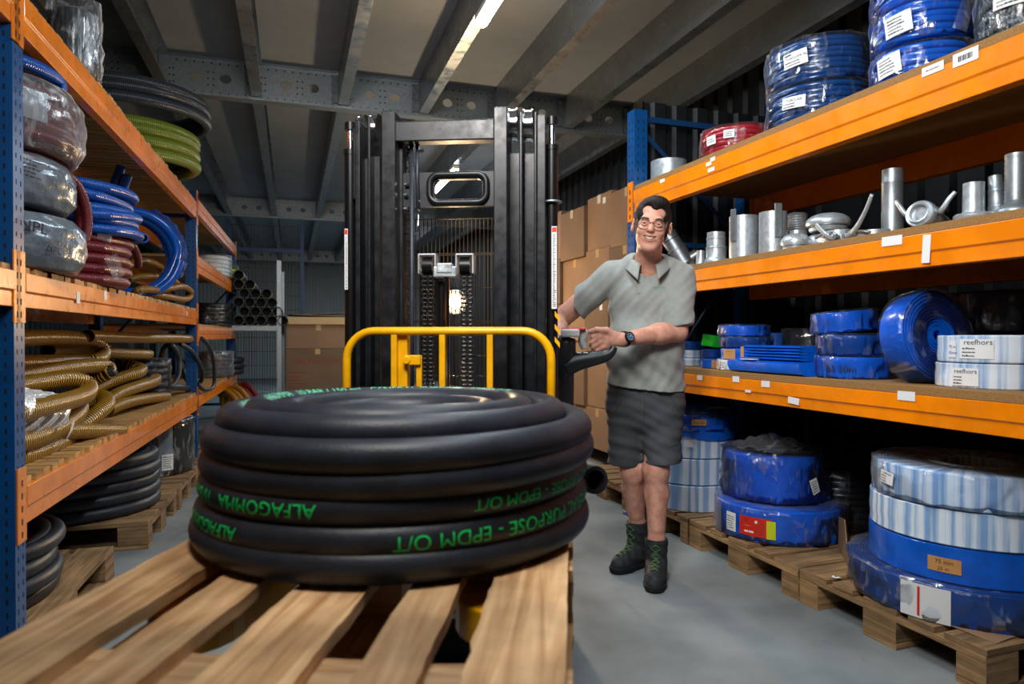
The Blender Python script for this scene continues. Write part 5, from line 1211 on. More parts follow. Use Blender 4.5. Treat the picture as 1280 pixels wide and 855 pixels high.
# ---------------------------------------------------------------- left rack, second bay
def bay2(px, v, z, R, h, m, label, wrap='film', seed=0, r=.03):
    q = hit(px, 420, LR, 0, v); t = empty('bagged_hose_coil', LR, v, q.y if z < .1 else min(q.y, 7.85), z, label, 'hose coil'); lay = max(1, int(h / (r * 1.85)))
    MB().tube(coilpath(R, r, lay, 2, seed=seed), r, 8).build('hose', M[m], t, smooth=True)
    if wrap: film_wrap(t, R, h, m=wrap, seed=seed, amp=.015)
bay2(262, -.25, 1.78, .28, .3, 'white', 'white hose coil in film, upper shelf of the second rack bay', seed=1)
bay2(277, -.2, 1.78, .26, .22, 'lime', 'lime and white wrapped coil at the far end of the upper shelf, second bay', seed=2)
bay2(262, -.3, 1.22, .3, .34, 'layflat_black', 'black hose coil in shiny film on the second bay middle shelf', seed=3)
bay2(280, -.3, 1.22, .28, .22, 'rubber', 'black hose coil without film at the far end of the second bay middle shelf', wrap=None, seed=4)
bay2(262, -.25, 0.66, .3, .36, 'rubber', 'black coil in milky film on the second bay lower shelf', wrap='film_heavy', seed=5)
bay2(281, -.12, 0.66, .3, .26, 'rubber', 'black thick hose coil at the far end of the second bay lower shelf', wrap=None, seed=6, r=.045)

# ---------------------------------------------------------------- floor beneath the left rack
LP = 'wooden pallet under the left rack carrying a black hose coil'
pallet(LF, -.34, 1.26, 0, LP, m='wood', seed=21, rz=pi / 2)
pallet(LF, -.33, 2.1, 0, 'second wooden pallet under the left rack, beneath the film-wrapped roll', m='wood', seed=22, rz=pi / 2)
pallet(LF, -.33, 2.95, 0, 'third wooden pallet under the left rack, farthest visible', m='wood', seed=23, rz=pi / 2)
pallet(LF, -.2, -.15, 0, 'wooden pallet at the near foot of the left rack upright', m='wood', seed=24)
q, R = flatcoil(LF, -.24, 1.3, PT, 205, .034, 5, 2, 'rubber', 'thick black hose coil on the pallet under the left rack', seed=73, n=14)
t = q; MB().tube([(.1, -.42, .38), (.18, -.3, .385), (.25, -.2, .39)], .036, 14, inner=.75).build('hose_end', M['rubber'], t, smooth=True)
MB().tube([(.0, -.3, .4), (.12, -.2, .43), (.2, -.08, .45)], .036, 14, inner=.75).build('hose_end', M['rubber'], t, smooth=True)
x, y = -.05, 2.35; R = tanR(LF, x, y, 241); t = empty('wrapped_hose_roll', LF, x, y, PT, 'tall dark hose roll in shiny film with a pale sleeve and label', 'hose roll')
layflat(t, R, .38, .05, 'layflat_black'); film_wrap(t, R, .38, m='film', seed=9, amp=.01)
lab_at(t, R, 206, .19, .1, .37, m='grey_plastic', name='sleeve', dr=.004); lab_at(t, R, 208, .1, .075, .11, name='label', dr=.012, lines=fine_print(0, 0, -.03, -.045, .03, .045, 6, 5))
q, R = flatcoil(LF, -.3, -.15, PT, 84, .03, 4, 2, 'rubber', 'black hose coil with a green stripe at the near foot of the left upright', seed=74, n=12, wob=.03)
# ---------------------------------------------------------------- far end of the aisle
def carton(F, x, y, z, w_, d_, h_, label, m='carton', tape=True, rz=0, group=None, text=None, bars=False):
    t = empty('carton', F, x, y, z, label, 'cardboard box', group, rz)
    MB().box2((-w_ / 2, -d_ / 2, 0), (w_ / 2, d_ / 2, h_)).build('body', M[m], t, bev=.004)
    mb = MB(); mb.box2((-w_ / 2 + .002, -.0015 - d_ / 2 + .002, h_), (w_ / 2 - .002, -.002, h_ + .003)); mb.box2((-w_ / 2 + .002, .002, h_), (w_ / 2 - .002, d_ / 2 - .002, h_ + .003)); mb.build('flap', M[m], t)
    if tape:
        mb = MB(); mb.box2((-w_ / 2 - .001, -.03, h_ - .07), (-w_ / 2 + .001, .03, h_)); mb.box2((-w_ / 2, -.03, h_ + .003), (w_ / 2, .03, h_ + .0045)); mb.build('tape', M['tape'], t)
        mb = MB(); mb.box2((-.03, -d_ / 2 - .001, h_ - .07), (.03, -d_ / 2 + .001, h_)); mb.build('tape_end', M['tape'], t)
    if text:
        mb = MB()
        for tx, a, b, s_ in text:
            vs, fs = text_geo(tx, s_); mb.add([(a + p, -d_ / 2 - .0015, b + q_) for p, q_ in vs], fs)
        if bars:
            for k in range(12): mb.box((-w_ * .36 + .04 * (k % 3 == 0), -d_ / 2 - .0015, h_ - .3 - .045 * k), (.13 + .06 * (k % 3 == 0), .001, .014))
        mb.build('print', M['red_ink'], t)
    return t
FA = Frame((atz(392, 489, .0).x, 9.2), 0)
Fx = lambda px, y: hit(px, 420, RM, 1, y).x
ya = 9.0; xa, xb = Fx(357, ya), Fx(436, ya); zz = lambda py, px=392, y=ya: hit(px, py, RM, 1, y).z
h1 = zz(436); c1_ = carton(RM, (xa + xb) / 2, ya + .4, 0, xb - xa, .8, h1, 'large carton with faded red lettering standing on the floor at the far end', m='carton_dark', text=[('ALFAGOMMA', -.26, h1 - .2, .12)], bars=True)
h2 = zz(394) - h1 - .02; xa2, xb2 = Fx(358, ya), Fx(437, ya); lidc = carton(RM, (xa2 + xb2) / 2, ya + .4, h1 + .004, xb2 - xa2, .78, h2 * .74, 'plain carton on top of the lettered carton at the far end')
MB().box2((-.42, -.42, h2 * .74 + .004), (.42, .42, h2 * .98)).build('lid', M['tape'], lidc, bev=.004, label='pale wide lid')
t = empty('cardboard_sheet', RM, (xa2 + xb2) / 2, ya + .5, h1 + h2 + .01, 'loose folded cardboard sheets on top of the far carton stack', 'cardboard', None, .1)
MB().box((0, 0, .012), (.7, .6, .01), Ry(.03)).box((.05, .05, .04), (.6, .5, .01), Ry(-.06)).build('sheets', M['carton_dark'], t)
# galvanised shelf with stacked pipes
ys = 8.6; xr_ = Fx(350, ys); t = empty('metal_shelf', RM, xr_ - .6, ys + .4, 0, 'galvanised metal shelf holding black pipes at the far end of the aisle', 'shelf')
for px_, y_, top_ in ((349, ys, 326), (353, ys + .8, 340)):
    X_ = Fx(px_, y_); zt_ = hit(px_, top_, RM, 1, y_).z; MB().box2((X_ - .025 - (xr_ - .6), y_ - .025 - ys - .4, 0), (X_ + .025 - (xr_ - .6), y_ + .025 - ys - .4, zt_)).build('post', M['galv'], t)
for y_ in (ys, ys + .8): MB().box2((-1.0, y_ - .02 - ys - .4, 0), (-.95, y_ + .02 - ys - .4, 1.6)).build('post', M['galv'], t)
zs = hit(320, 407, RM, 1, ys).z; MB().box2((-1.0, -.42, zs - .06), (.6, .42, zs)).build('shelf_plate', M['galv'], t)
rr2 = .06; xs0 = Fx(299, ys)
for row, n_ in enumerate((5, 4, 4, 3, 2, 1)):
    for i in range(n_):
        X_ = xs0 + row * rr2 * (1.02 if row < 4 else .98) + (i + (0 if row < 2 else -.0)) * rr2 * 2.04 - rr2 * (1.0 * row); Zc = zs + rr2 + row * rr2 * 1.76
        X_ = xs0 + (.0 if row % 2 == 0 else rr2 * 1.02) + i * rr2 * 2.04 - (0 if n_ > 1 else rr2)
        tt = empty('black_pipe', RM, X_, ys + .35, Zc - rr2, 'black pipe with yellow-green tape, stacked in a pile on the galvanised shelf', 'pipe', 'black pipes piled on the galvanised shelf')
        MB().tube([(0, -.42, rr2), (0, .4, rr2)], rr2 * .97, 20, inner=.86).build('pipe', M['rubber'], tt, smooth=False)
        MB().lathe([(rr2 * .975, -.01), (rr2 * .985, .02), (rr2 * .975, .05)], 20, c=(0, -.41, rr2), R=Rx(-pi / 2)).build('tape_band', M['lime'], tt)
# dark mesh fence behind
yf = 10.4; t = empty('mesh_fence', RM, Fx(335, yf) + .05, yf, 0, 'black wire mesh fence panel behind the pipe shelf', 'fence'); W_ = .9; Hf = 2.75; mb = MB()
for k in range(29): mb.box((-W_ / 2 - .1 + k * .05 * .7, 0, Hf / 2), (.006, .006, Hf))
for k in range(14): mb.box((-.1, .006, .1 + k * .2), (W_ * 1.1, .006, .006))
mb.build('wire_mesh', M['black_metal'], t); 
for x_ in (-.58, .42): MB().box((x_, 0, Hf / 2), (.05, .05, Hf)).build('fence_post', M['navy_paint'], t)
MB().box((-.1, 0, 2.35), (1.0, .06, .05)).build('fence_rail', M['navy_paint'], t)
# red and yellow coils leaning by the second bay
for k, (px_, py_, m_, lab) in enumerate(((301, 500, 'olive_rib', 'yellow hose coil leaning at the foot of the far rack end'), (311, 506, 'maroon', 'dark red hose coil leaning beyond the yellow one'))):
    p_ = hit(px_, py_, RM, 1, 8.0 + .5 * k); t = empty('hose_coil', RM, p_.x - .1, 8.0 + .5 * k, .28, lab, 'hose', None, 0); t.rotation_euler = (0, radians(70), .5)
    MB().tube(coilpath(.28, .03, 3, 2, seed=k), .03, 8).build('hose', M[m_], t, smooth=True)
bay2(299, .32, 0, .35, .3, 'layflat_black', 'black wrapped coils on the floor past the far rack end', seed=9)
# ---------------------------------------------------------------- stacked cartons behind the man
BXV = .47
def wallbox(px0, px1, py_t, py_b, label, m='carton', dep=.55, tag=False):
    a = hit(px1, 300, RR, 0, BXV); b = hit(px0, 300, RR, 0, BXV); zt_ = hit((px0 + px1) / 2, py_t, RR, 0, BXV).z; zb_ = hit((px0 + px1) / 2, py_b, RR, 0, BXV).z
    t = carton(RR, BXV + dep / 2, (a.y + b.y) / 2, zb_, dep, b.y - a.y - .01, zt_ - zb_ - .006, label, m=m)
    if tag: MB().box((-dep / 2 - .001, (b.y - a.y) * .35, (zt_ - zb_) * .88), (.0015, .05, .05)).build('label', M['paper'], t)
    return t
ybx = [hit(px_, 300, RR, 0, BXV).y for px_ in (800, 757, 727, 697, 660)]
rows = [(.15, .46), (.46, .87), (.87, 1.26), (1.26, 1.64), (1.64, 2.04)]
colw = ('nearest', 'second', 'third', 'farthest'); roww = ('bottom', 'second-row', 'third-row', 'fourth-row', 'topmost')
for j in range(4):
    ya_, yb_ = ybx[j], ybx[j + 1]
    zt_ = hit((757, 740, 712, 697)[j], (241, 243, 262, 262)[j], RR, 0, BXV).z
    for i, (za_, zb_) in enumerate(rows):
        zk = (zt_ - .15) / 1.89; za, zb = .15 + (za_ - .15) * zk, .15 + (zb_ - .15) * zk
        t = carton(RR, BXV + .3 + (.015 * ((i + j) % 3)), (ya_ + yb_) / 2, za, .55, yb_ - ya_ - .012, zb - za - .008, 'brown carton in the stack behind the man, %s of the %s column' % (roww[i], colw[j]), m='carton' if (i + j) % 3 else 'carton_dark')
        if (i, j) in ((4, 0), (4, 1), (2, 1), (1, 2)): MB().box((-.276, -.1, (zb - za) * .85), (.0015, .05, .05)).build('label', M['paper'], t)
# work lamp behind the mast (a reflector flood plus the bare bulb's spill)
pl_ = atd(569, 378, 6.4); t = empty('work_lamp', RM, pl_.x, pl_.y, 0, 'glowing warm work lamp on a thin stand behind the stacker mast', 'lamp')
mb = MB(); mb.cyl((0, 0, .45), (0, 0, pl_.z - .07), .012, n=12)
for k in range(3): a = 2 * pi * k / 3 + .4; mb.tube([(0, 0, .55), (.32 * cos(a), .32 * sin(a), .008)], .009, 8)
mb.build('stand', M['black_metal'], t)
vL = (CAM - pl_).normalized(); yl = atan2(vL.y, vL.x)
mb = MB(); Rm = Matrix.Rotation(yl, 3, 'Z') @ Ry(pi / 2); mb.lathe([(.0, -.06), (.06, -.055), (.07, 0), (.11, .03), (.115, .03), (.075, -.002), (.0, -.03)], 28, c=(0, 0, pl_.z), R=Rm); mb.build('reflector', M['black_metal'], t, auto=40)
mb = MB(); mb.lathe([(0, -.05), (.04, -.035), (.055, 0), (.04, .035), (0, .05)], 20, c=(0.02 * vL.x, .02 * vL.y, pl_.z), R=Rm); o = mb.build('bulb', M['lamp'], t, smooth=True)
ld = bpy.data.lights.new('lamp_light', 'SPOT'); ld.spot_size = radians(95); ld.spot_blend = .8; ld.energy = 150; ld.color = (1, .66, .34); ld.shadow_soft_size = .06; lo = bpy.data.objects.new('lamp_light', ld); COL.objects.link(lo); lo.parent = t; lo.location = (vL.x * .14, vL.y * .14, pl_.z + .03); lo.rotation_euler = (vL + Vector((0, 0, .22))).to_track_quat('-Z', 'Y').to_euler()
l2 = bpy.data.lights.new('bulb_spill', 'POINT'); l2.energy = 55; l2.color = (1, .74, .45); l2.shadow_soft_size = .06; lo2 = bpy.data.objects.new('bulb_spill', l2); COL.objects.link(lo2); lo2.parent = t; lo2.location = (vL.x * .14, vL.y * .14, pl_.z + .12)
# ---------------------------------------------------------------- lettering on the big hose
LET = 'ALFAGOMMA   10 BAR / 150 psi   GENERAL PURPOSE - EPDM O/T'
SHORT = '150 psi   GENERAL PURPOSE - EPDM O/T'
def ends_at(txt, turn, phi, size, m): hose_text(txt, turn + text_width(txt) * size / (2 * pi * .385), phi, size, m)
ends_at(SHORT, 1.785, -.02, .036, M['green_ink'])
ends_at(SHORT, 2.84, -.1, .03, M['green_ink'])
hose_text('ALFAGOMMA   10 BAR / 150 psi', 1.675, .1, .034, M['green_ink'])
hose_text('ALFAGOMMA   10 BAR / 150 psi', 2.735, .05, .034, M['green_ink'])
hose_text(LET, 5.56, 2.25, .03, M['green_stripe'])
hose_text(LET, 6.56, 2.1, .03, M['green_stripe'])
# ---------------------------------------------------------------- implicit modelling (for the man and his clothes)
class Field:
    """signed distance sampled on a grid; add / cut primitives with smooth blending, then extract one closed surface"""
    def __init__(s, lo, hi, h):
        s.lo = np.array(lo, float); s.h = h; s.n = [int(math.ceil((hi[i] - lo[i]) / h)) + 1 for i in range(3)]
        s.ax = [(s.lo[i] + h * np.arange(s.n[i])).astype(np.float32) for i in range(3)]
        s.d = np.full(s.n, .05, np.float32)
    def sub(s, lo, hi):
        sl = []
        for i in range(3):
            a = max(0, int((lo[i] - s.lo[i]) / s.h)); b = min(s.n[i], int((hi[i] - s.lo[i]) / s.h) + 2)
            if b <= a: return None
            sl.append(slice(a, b))
        return tuple(sl)
    def grid(s, sl): return s.ax[0][sl[0]][:, None, None], s.ax[1][sl[1]][None, :, None], s.ax[2][sl[2]][None, None, :]
    def op(s, sl, d, k, cut=False):
        c = s.d[sl]
        if cut:
            if k > 0: q = np.clip(.5 - .5 * (c + d) / k, 0, 1); r = c * (1 - q) - d * q + k * q * (1 - q)
            else: r = np.maximum(c, -d)
        else:
            if k > 0: q = np.clip(.5 + .5 * (c - d) / k, 0, 1); r = c * (1 - q) + d * q - k * q * (1 - q)
            else: r = np.minimum(c, d)
        s.d[sl] = r
    def cone(s, a, b, ra, rb, k=.02, cut=False, flat=None):
        a = np.array(a, float); b = np.array(b, float); m = max(ra, rb) + .055 + k
        sl = s.sub(np.minimum(a, b) - m, np.maximum(a, b) + m)
        if sl is None: return
        X, Y, Z = s.grid(sl); ab = b - a; L2 = float(ab @ ab) + 1e-12
        t = np.clip(((X - a[0]) * ab[0] + (Y - a[1]) * ab[1] + (Z - a[2]) * ab[2]) / L2, 0, 1)
        dx, dy, dz = X - a[0] - t * ab[0], Y - a[1] - t * ab[1], Z - a[2] - t * ab[2]
        if flat is not None:   # flat = (unit axis, factor): squashed cross-section
            ax, f = flat; q = dx * ax[0] + dy * ax[1] + dz * ax[2]; e = 1 / f - 1
            dx, dy, dz = dx + q * e * ax[0], dy + q * e * ax[1], dz + q * e * ax[2]
        s.op(sl, np.sqrt(dx * dx + dy * dy + dz * dz) - (ra + (rb - ra) * t), k, cut)
    def ell(s, c, r, R=None, k=.02, cut=False):
        c = np.array(c, float); r = np.array(r, float); m = max(r) + .055 + k; sl = s.sub(c - m, c + m)
        if sl is None: return
        X, Y, Z = s.grid(sl); X, Y, Z = X - c[0], Y - c[1], Z - c[2]
        if R is not None:
            Q = np.array(R.transposed()); X, Y, Z = (Q[0][0] * X + Q[0][1] * Y + Q[0][2] * Z, Q[1][0] * X + Q[1][1] * Y + Q[1][2] * Z, Q[2][0] * X + Q[2][1] * Y + Q[2][2] * Z)
        k0 = np.sqrt((X / r[0]) ** 2 + (Y / r[1]) ** 2 + (Z / r[2]) ** 2); k1 = np.sqrt((X / r[0] ** 2) ** 2 + (Y / r[1] ** 2) ** 2 + (Z / r[2] ** 2) ** 2) + 1e-9
        s.op(sl, k0 * (k0 - 1) / k1, k, cut)
    def plane(s, p, n, lo=None, hi=None, k=0):
        """remove everything on the side n points to, within an optional box"""
        sl = s.sub(lo, hi) if lo is not None else (slice(0, s.n[0]), slice(0, s.n[1]), slice(0, s.n[2]))
        X, Y, Z = s.grid(sl); n = Vector(n).normalized(); d = (X - p[0]) * n[0] + (Y - p[1]) * n[1] + (Z - p[2]) * n[2]
        s.d[sl] = np.maximum(s.d[sl], d)
    def warp(s, fn):
        m = np.abs(s.d) < .03; ii = np.nonzero(m); s.d[ii] += fn(s.ax[0][ii[0]], s.ax[1][ii[1]], s.ax[2][ii[2]]).astype(np.float32)
    def surface(s):
        d = s.d; neg = d < 0; nx, ny, nz = d.shape
        cnt = np.zeros((nx - 1, ny - 1, nz - 1), np.uint8)
        for i in (0, 1):
            for j in (0, 1):
                for k in (0, 1): cnt += neg[i:nx - 1 + i, j:ny - 1 + j, k:nz - 1 + k]
        act = (cnt > 0) & (cnt < 8); idx = np.full(act.shape, -1, np.int32); I = np.nonzero(act); idx[I] = np.arange(len(I[0]))
        acc = np.zeros((len(I[0]), 3)); num = np.zeros(len(I[0]))
        cor = [(i, j, k) for i in (0, 1) for j in (0, 1) for k in (0, 1)]
        for a in cor:
            for b in cor:
                if sum(b) == sum(a) + 1 and all(b[q] >= a[q] for q in range(3)):
                    da = d[I[0] + a[0], I[1] + a[1], I[2] + a[2]]; db = d[I[0] + b[0], I[1] + b[1], I[2] + b[2]]
                    c = (da < 0) != (db < 0); t = np.where(c, da / np.where(c, da - db, 1), 0)
                    for q in range(3): acc[:, q] += np.where(c, a[q] + t * (b[q] - a[q]), 0)
                    num += c
        acc /= num[:, None]; V = s.lo + (np.stack(I, 1) + acc) * s.h
        F = []
        for ax in range(3):
            u, v = (ax + 1) % 3, (ax + 2) % 3
            A = [slice(None)] * 3; B = [slice(None)] * 3; A[ax] = slice(0, -1); B[ax] = slice(1, None)
            na, nb = neg[tuple(A)], neg[tuple(B)]; E = np.nonzero(na != nb); E = np.stack(E, 1)
            ok = (E[:, u] > 0) & (E[:, v] > 0) & (E[:, u] < d.shape[u] - 1) & (E[:, v] < d.shape[v] - 1); E = E[ok]
            def cell(du, dv): Q = E.copy(); Q[:, u] -= du; Q[:, v] -= dv; return idx[Q[:, 0], Q[:, 1], Q[:, 2]]
            q = np.stack([cell(1, 1), cell(0, 1), cell(0, 0), cell(1, 0)], 1); fl = ~na[E[:, 0], E[:, 1], E[:, 2]]
            q[fl] = q[fl][:, ::-1]; F.append(q)
        return V, np.concatenate(F)
    def build(s, name, m, parent, label=None, sm=1):
        V, F = s.surface(); me = bpy.data.meshes.new(name)
        me.vertices.add(len(V)); me.vertices.foreach_set('co', V.astype(np.float32).ravel())
        me.loops.add(F.size); me.loops.foreach_set('vertex_index', F.astype(np.int32).ravel())
        me.polygons.add(len(F)); me.polygons.foreach_set('loop_start', np.arange(0, F.size, 4, dtype=np.int32))
        me.materials.append(m); me.update(calc_edges=True); me.validate(); me.polygons.foreach_set('use_smooth', [True] * len(me.polygons)); me.update()
        o = link(name, me, parent, label=label)
        if sm: md = o.modifiers.new('smooth', 'SMOOTH'); md.factor = .5; md.iterations = sm
        return o
# ---------------------------------------------------------------- the man
o_ = atd(815, 420, 3.2); PM = Frame((o_.x, o_.y), -(YAW + atan(175 / FPX)))
man = empty('person', PM, 0, 0, 0, 'man in grey polo shirt, dark shorts, glasses and hiking boots holding the stacker tiller', 'person')
def J(px, py, y=0.0): return hit(px, py, PM, 1, y)
def skin_mat():
    m = mat('skin', hexc('be8570'), .5, spec=.45, col2=hexc('d9a48e'), nscale=26, ramp=(.35, .65), bump=.0006, bscale=260)
    b = m.node_tree.nodes['Principled BSDF']; b.inputs['Subsurface Weight'].default_value = .12; b.inputs['Subsurface Radius'].default_value = (.012, .005, .003); b.inputs['Subsurface Scale'].default_value = 1
    return m
SKIN = skin_mat(); SHIRT = mat('shirt_cotton', hexc('8f9490'), .85, sheen=.2, noise=.04, nscale=40, bump=.0005, bscale=300)
SHORTS = mat('shorts_cloth', hexc('41454a'), .82, noise=.06, nscale=30, bump=.0005, bscale=260); BOOT = mat('boot_leather', hexc('22262a'), .7, noise=.25, nscale=40, bump=.0015, bscale=70)
SOLE = mat('boot_sole', hexc('101113'), .75, bump=.001, bscale=50); HAIR = mat('hair', hexc('1c1612'), .62, spec=.3, noise=.4, nscale=160, bump=.003, bscale=320, stretch=(1, .3, .5)); GREYH = mat('grey_hair', hexc('5d554d'), .55, noise=.3, nscale=80, bump=.002, bscale=120)
LACE = mat('boot_lace', hexc('4b6e3c'), .7); LIP = mat('lips', hexc('b5736a'), .4); TOOTH = mat('teeth', hexc('cfc6b8'), .25); EYEW = mat('eye_white', hexc('d8d2cc'), .2); IRIS = mat('iris', hexc('35302a'), .15); FRAME_M = mat('glasses_frame', hexc('241a16'), .3, coat=.5)
LENS = film('lens', tint=(.97, .98, 1), lo=0, hi=.02, bump=0, rough=.03)
hy = -.16                                     # the head is carried forward
HC = J(814.5, 283, hy); roll = radians(8.0)
HR = Matrix.Rotation(roll, 3, 'Y') @ Matrix.Rotation(radians(4), 3, 'X')
HS = .99
def hp(x, y, z): return HC + HR @ (Vector((x, y, z)) * HS)
b = Field((-.56, -.47, .1), (.28, .2, 1.8), .0038)
# head
b.ell(hp(0, .018, .04), [q * HS for q in (.077, .098, .083)], HR, k=0)
b.ell(hp(0, -.028, -.028), [q * HS for q in (.0615, .068, .088)], HR, k=.018)
b.ell(hp(0, -.034, -.07), (.045, .048, .04), HR, k=.02)
b.ell(hp(0, -.066, -.097), (.026, .022, .02), HR, k=.02)
for sg in (-1, 1):
    b.ell(hp(sg * .036, -.06, -.03), (.024, .03, .021), HR, k=.014)
    b.cone(hp(sg * .043, -.012, -.058), hp(sg * .016, -.062, -.096), .015, .014, k=.018)
b.cone(hp(-.03, -.078, .026), hp(.03, -.078, .026), .014, .014, k=.012)
for sg in (-1, 1): b.ell(hp(sg * .031, -.099, .004), (.019, .016, .0115), HR, k=.01, cut=True)
b.cone(hp(0, -.083, .018), hp(0, -.107, -.02), .0085, .0125, k=.011); b.ell(hp(0, -.109, -.024), (.012, .011, .0095), HR, k=.005)
for sg in (-1, 1):
    b.ell(hp(sg * .0125, -.099, -.027), (.008, .011, .0075), HR, k=.005); b.ell(hp(sg * .007, -.107, -.0335), (.0036, .006, .003), HR, k=.002, cut=True)
    b.cone(hp(sg * .018, -.101, -.027), hp(sg * .034, -.086, -.058), .0028, .0026, k=.008, cut=True)    # smile fold
    R2 = HR @ Matrix.Rotation(sg * radians(24), 3, 'Z')
    b.ell(hp(sg * .083, .008, -.002), (.0075, .018, .031), R2, k=.006); b.ell(hp(sg * .0885, -.001, .002), (.004, .009, .018), R2, k=.004, cut=True)
yl_ = lambda x: -.0905 + 15 * x * x
for k_ in range(8):
    x0_, x1_ = -.026 + .0065 * k_, -.026 + .0065 * (k_ + 1); zu = lambda x: -.0495 + 9 * x * x; zl = lambda x: -.071 + 24 * x * x
    b.cone(hp(x0_, yl_(x0_) + .001, zu(x0_)), hp(x1_, yl_(x1_) + .001, zu(x1_)), .0048, .0048, k=.007); b.cone(hp(x0_, yl_(x0_) + .001, zl(x0_)), hp(x1_, yl_(x1_) + .001, zl(x1_)), .0052, .0052, k=.007)
for k_ in range(5): x = -.02 + .01 * k_; b.ell(hp(x, -.094 + 15 * x * x, -.0595 + 15 * x * x), (.008, .017, .0062 * (1 - (x / .03) ** 2) + .001), HR, k=.002, cut=True)
# neck and trunk (mostly under the shirt)
NB = J(810, 332, -.03)
b.cone(hp(0, .025, -.05), NB, .056, .06, k=.025); b.cone(NB, J(810, 350, 0), .062, .08, k=.03)
b.cone(J(775, 345, 0), J(846, 345, 0), .05, .05, k=.03); b.ell(J(810, 385, .01), (.15, .09, .2), k=.03); b.ell(J(806, 460, .02), (.15, .1, .16), k=.03)
# his right arm (left in the picture) reaching to the tiller from behind it
SR = J(766, 344, 0); ER = J(695, 404, -.02); WR = J(701, 421, -.25)
b.cone(SR, ER, .056, .046, k=.02); b.cone(ER, ER.lerp(WR, .4), .046, .046, k=.02); b.cone(ER.lerp(WR, .35), WR, .045, .028, k=.02)
# his left arm across the body
SL = J(852, 346, 0); EL = J(846, 414, -.12); WL = J(777, 424.5, -.33)
b.cone(SL, EL, .056, .046, k=.02); b.cone(EL, EL.lerp(WL, .35), .046, .046, k=.02); b.cone(EL.lerp(WL, .3), WL, .044, .0285, k=.02)
def finger(pts, rs, k=.006):
    for i in range(len(pts) - 1): b.cone(pts[i], pts[i + 1], rs[i], rs[i + 1], k=k if i else .012)
# left hand over the lever: palm then four curled fingers and a thumb along the top
ax_ = (J(777, 424, -.33) - J(750, 424, -.34)).normalized()
PLs = J(764, 423.5, -.338); b.cone(WL, PLs, .027, .031, k=.015, flat=((0, 1, 0), .72)); b.cone(J(764, 421, -.336), J(754, 419, -.34), .022, .02, k=.012, flat=((0, 1, 0), .75)); b.cone(J(764, 427, -.336), J(755, 430, -.338), .022, .018, k=.012, flat=((0, 1, 0), .75))
for kx, ky, tx, ty, L_, r_ in ((752.5, 415.5, 741, 421, 1.0, .0098), (750.5, 421.5, 740, 428, 1.05, .0102), (751.5, 428, 742, 434, 1.0, .0098), (754, 434, 746, 439, .85, .0085)):
    finger([J(kx + 5, ky, -.338), J(kx, ky, -.352), J(tx, ty, -.35), J(tx - 1.0, ty + 3.5, -.325), J(tx + 5, ty + 3.5, -.305)], [r_ * 1.15, r_ * 1.12, r_ * 1.02, r_ * .92, r_ * .8])
finger([J(768, 419, -.345), J(758, 412.5, -.355), J(746, 412, -.36), J(736, 415, -.352)], [.0155, .013, .0115, .0095])
# right hand: palm on the tiller's far side, fingers over its top
PR = J(702, 428, -.29); b.cone(WR, PR, .027, .03, k=.015, flat=((1, 0, 0), .75))
for q in range(4):
    dx = (q - 1.5) * .021; base = PR + Vector((.004, dx * .4 - .012, -.008 + dx * .2)); kk = Vector((dx, 0, 0))
    finger([PR + Vector((dx * .9, -.005, -.01)), PR + Vector((dx, -.035, .002)), PR + Vector((dx, -.055, -.02)), PR + Vector((dx, -.045, -.045))], [.011, .0105, .0098, .0085])
finger([PR + Vector((.01, .01, 0)), PR + Vector((.045, -.0, .01)), PR + Vector((.065, -.02, .008))], [.014, .012, .0095])
# legs
hipz = .86
KL = J(791, 588, .02); KR = J(820, 588, -.05); AL_ = J(796.5, 655, .10); AR_ = J(820.5, 676, -.055)
HL_ = Vector((J(785, 500, .02).x, .02, hipz)); HR_ = Vector((J(828, 500, .0).x, .0, hipz))
for H_, K_, A_, fx_ in ((HL_, KL, AL_, -1), (HR_, KR, AR_, 1)):
    b.cone(H_, K_, .078, .056, k=.03); b.ell(K_ + Vector((0, -.012, .01)), (.046, .042, .05), k=.03)
    cm = K_.lerp(A_, .33) + Vector((.003 * fx_, .022, 0)); b.cone(K_, cm, .051, .052, k=.03); b.cone(cm, A_, .053, .036, k=.03); b.cone(A_, A_ + Vector((0, 0, -.06)), .036, .04, k=.02)
    b.cone(K_ + Vector((0, -.02, -.04)), K_.lerp(A_, .8) + Vector((0, -.022, 0)), .024, .016, k=.03)
b.build('body', SKIN, man, sm=1)
# eyes, brows, teeth, lips
mbE = MB(); mbI = MB()
for sg in (-1, 1):
    c = hp(sg * .031, -.0815, .003); mbE.lathe([(.0125 * sin(a * pi / 10), .0125 * cos(a * pi / 10)) for a in range(11)], 18, c=c)
    mbI.lathe([(0, .0), (.0052, -.0006), (.0052, -.002)], 14, c=hp(sg * .031, -.0942, .0025), R=HR @ Rx(pi / 2))
mbE.build('eyes', EYEW, man, smooth=True); mbI.build('irises', IRIS, man)
mb = MB()
for sg in (-1, 1):   # lids narrowed by the smile
    mb.tube(catmull([hp(sg * .0165, -.0885, .0035), hp(sg * .024, -.0945, .0082), hp(sg * .033, -.0955, .0088), hp(sg * .0455, -.085, .003)], 5), .0034, 8)
    mb.tube(catmull([hp(sg * .0165, -.0885, .002), hp(sg * .025, -.0935, -.0028), hp(sg * .035, -.0935, -.0028), hp(sg * .0455, -.085, .002)], 5), .003, 8)
mb.build('eyelids', SKIN, man, smooth=True)
mb = MB()
for sg in (-1, 1): mb.tube(catmull([hp(sg * .014, -.0945, .0235), hp(sg * .026, -.096, .0275), hp(sg * .038, -.0905, .027), hp(sg * .05, -.078, .0205)], 5), [.002, .0024, .0028, .003, .0031] + [.003] * 8 + [.0025, .002, .0014], 8)
mb.build('eyebrows', GREYH, man, smooth=True)
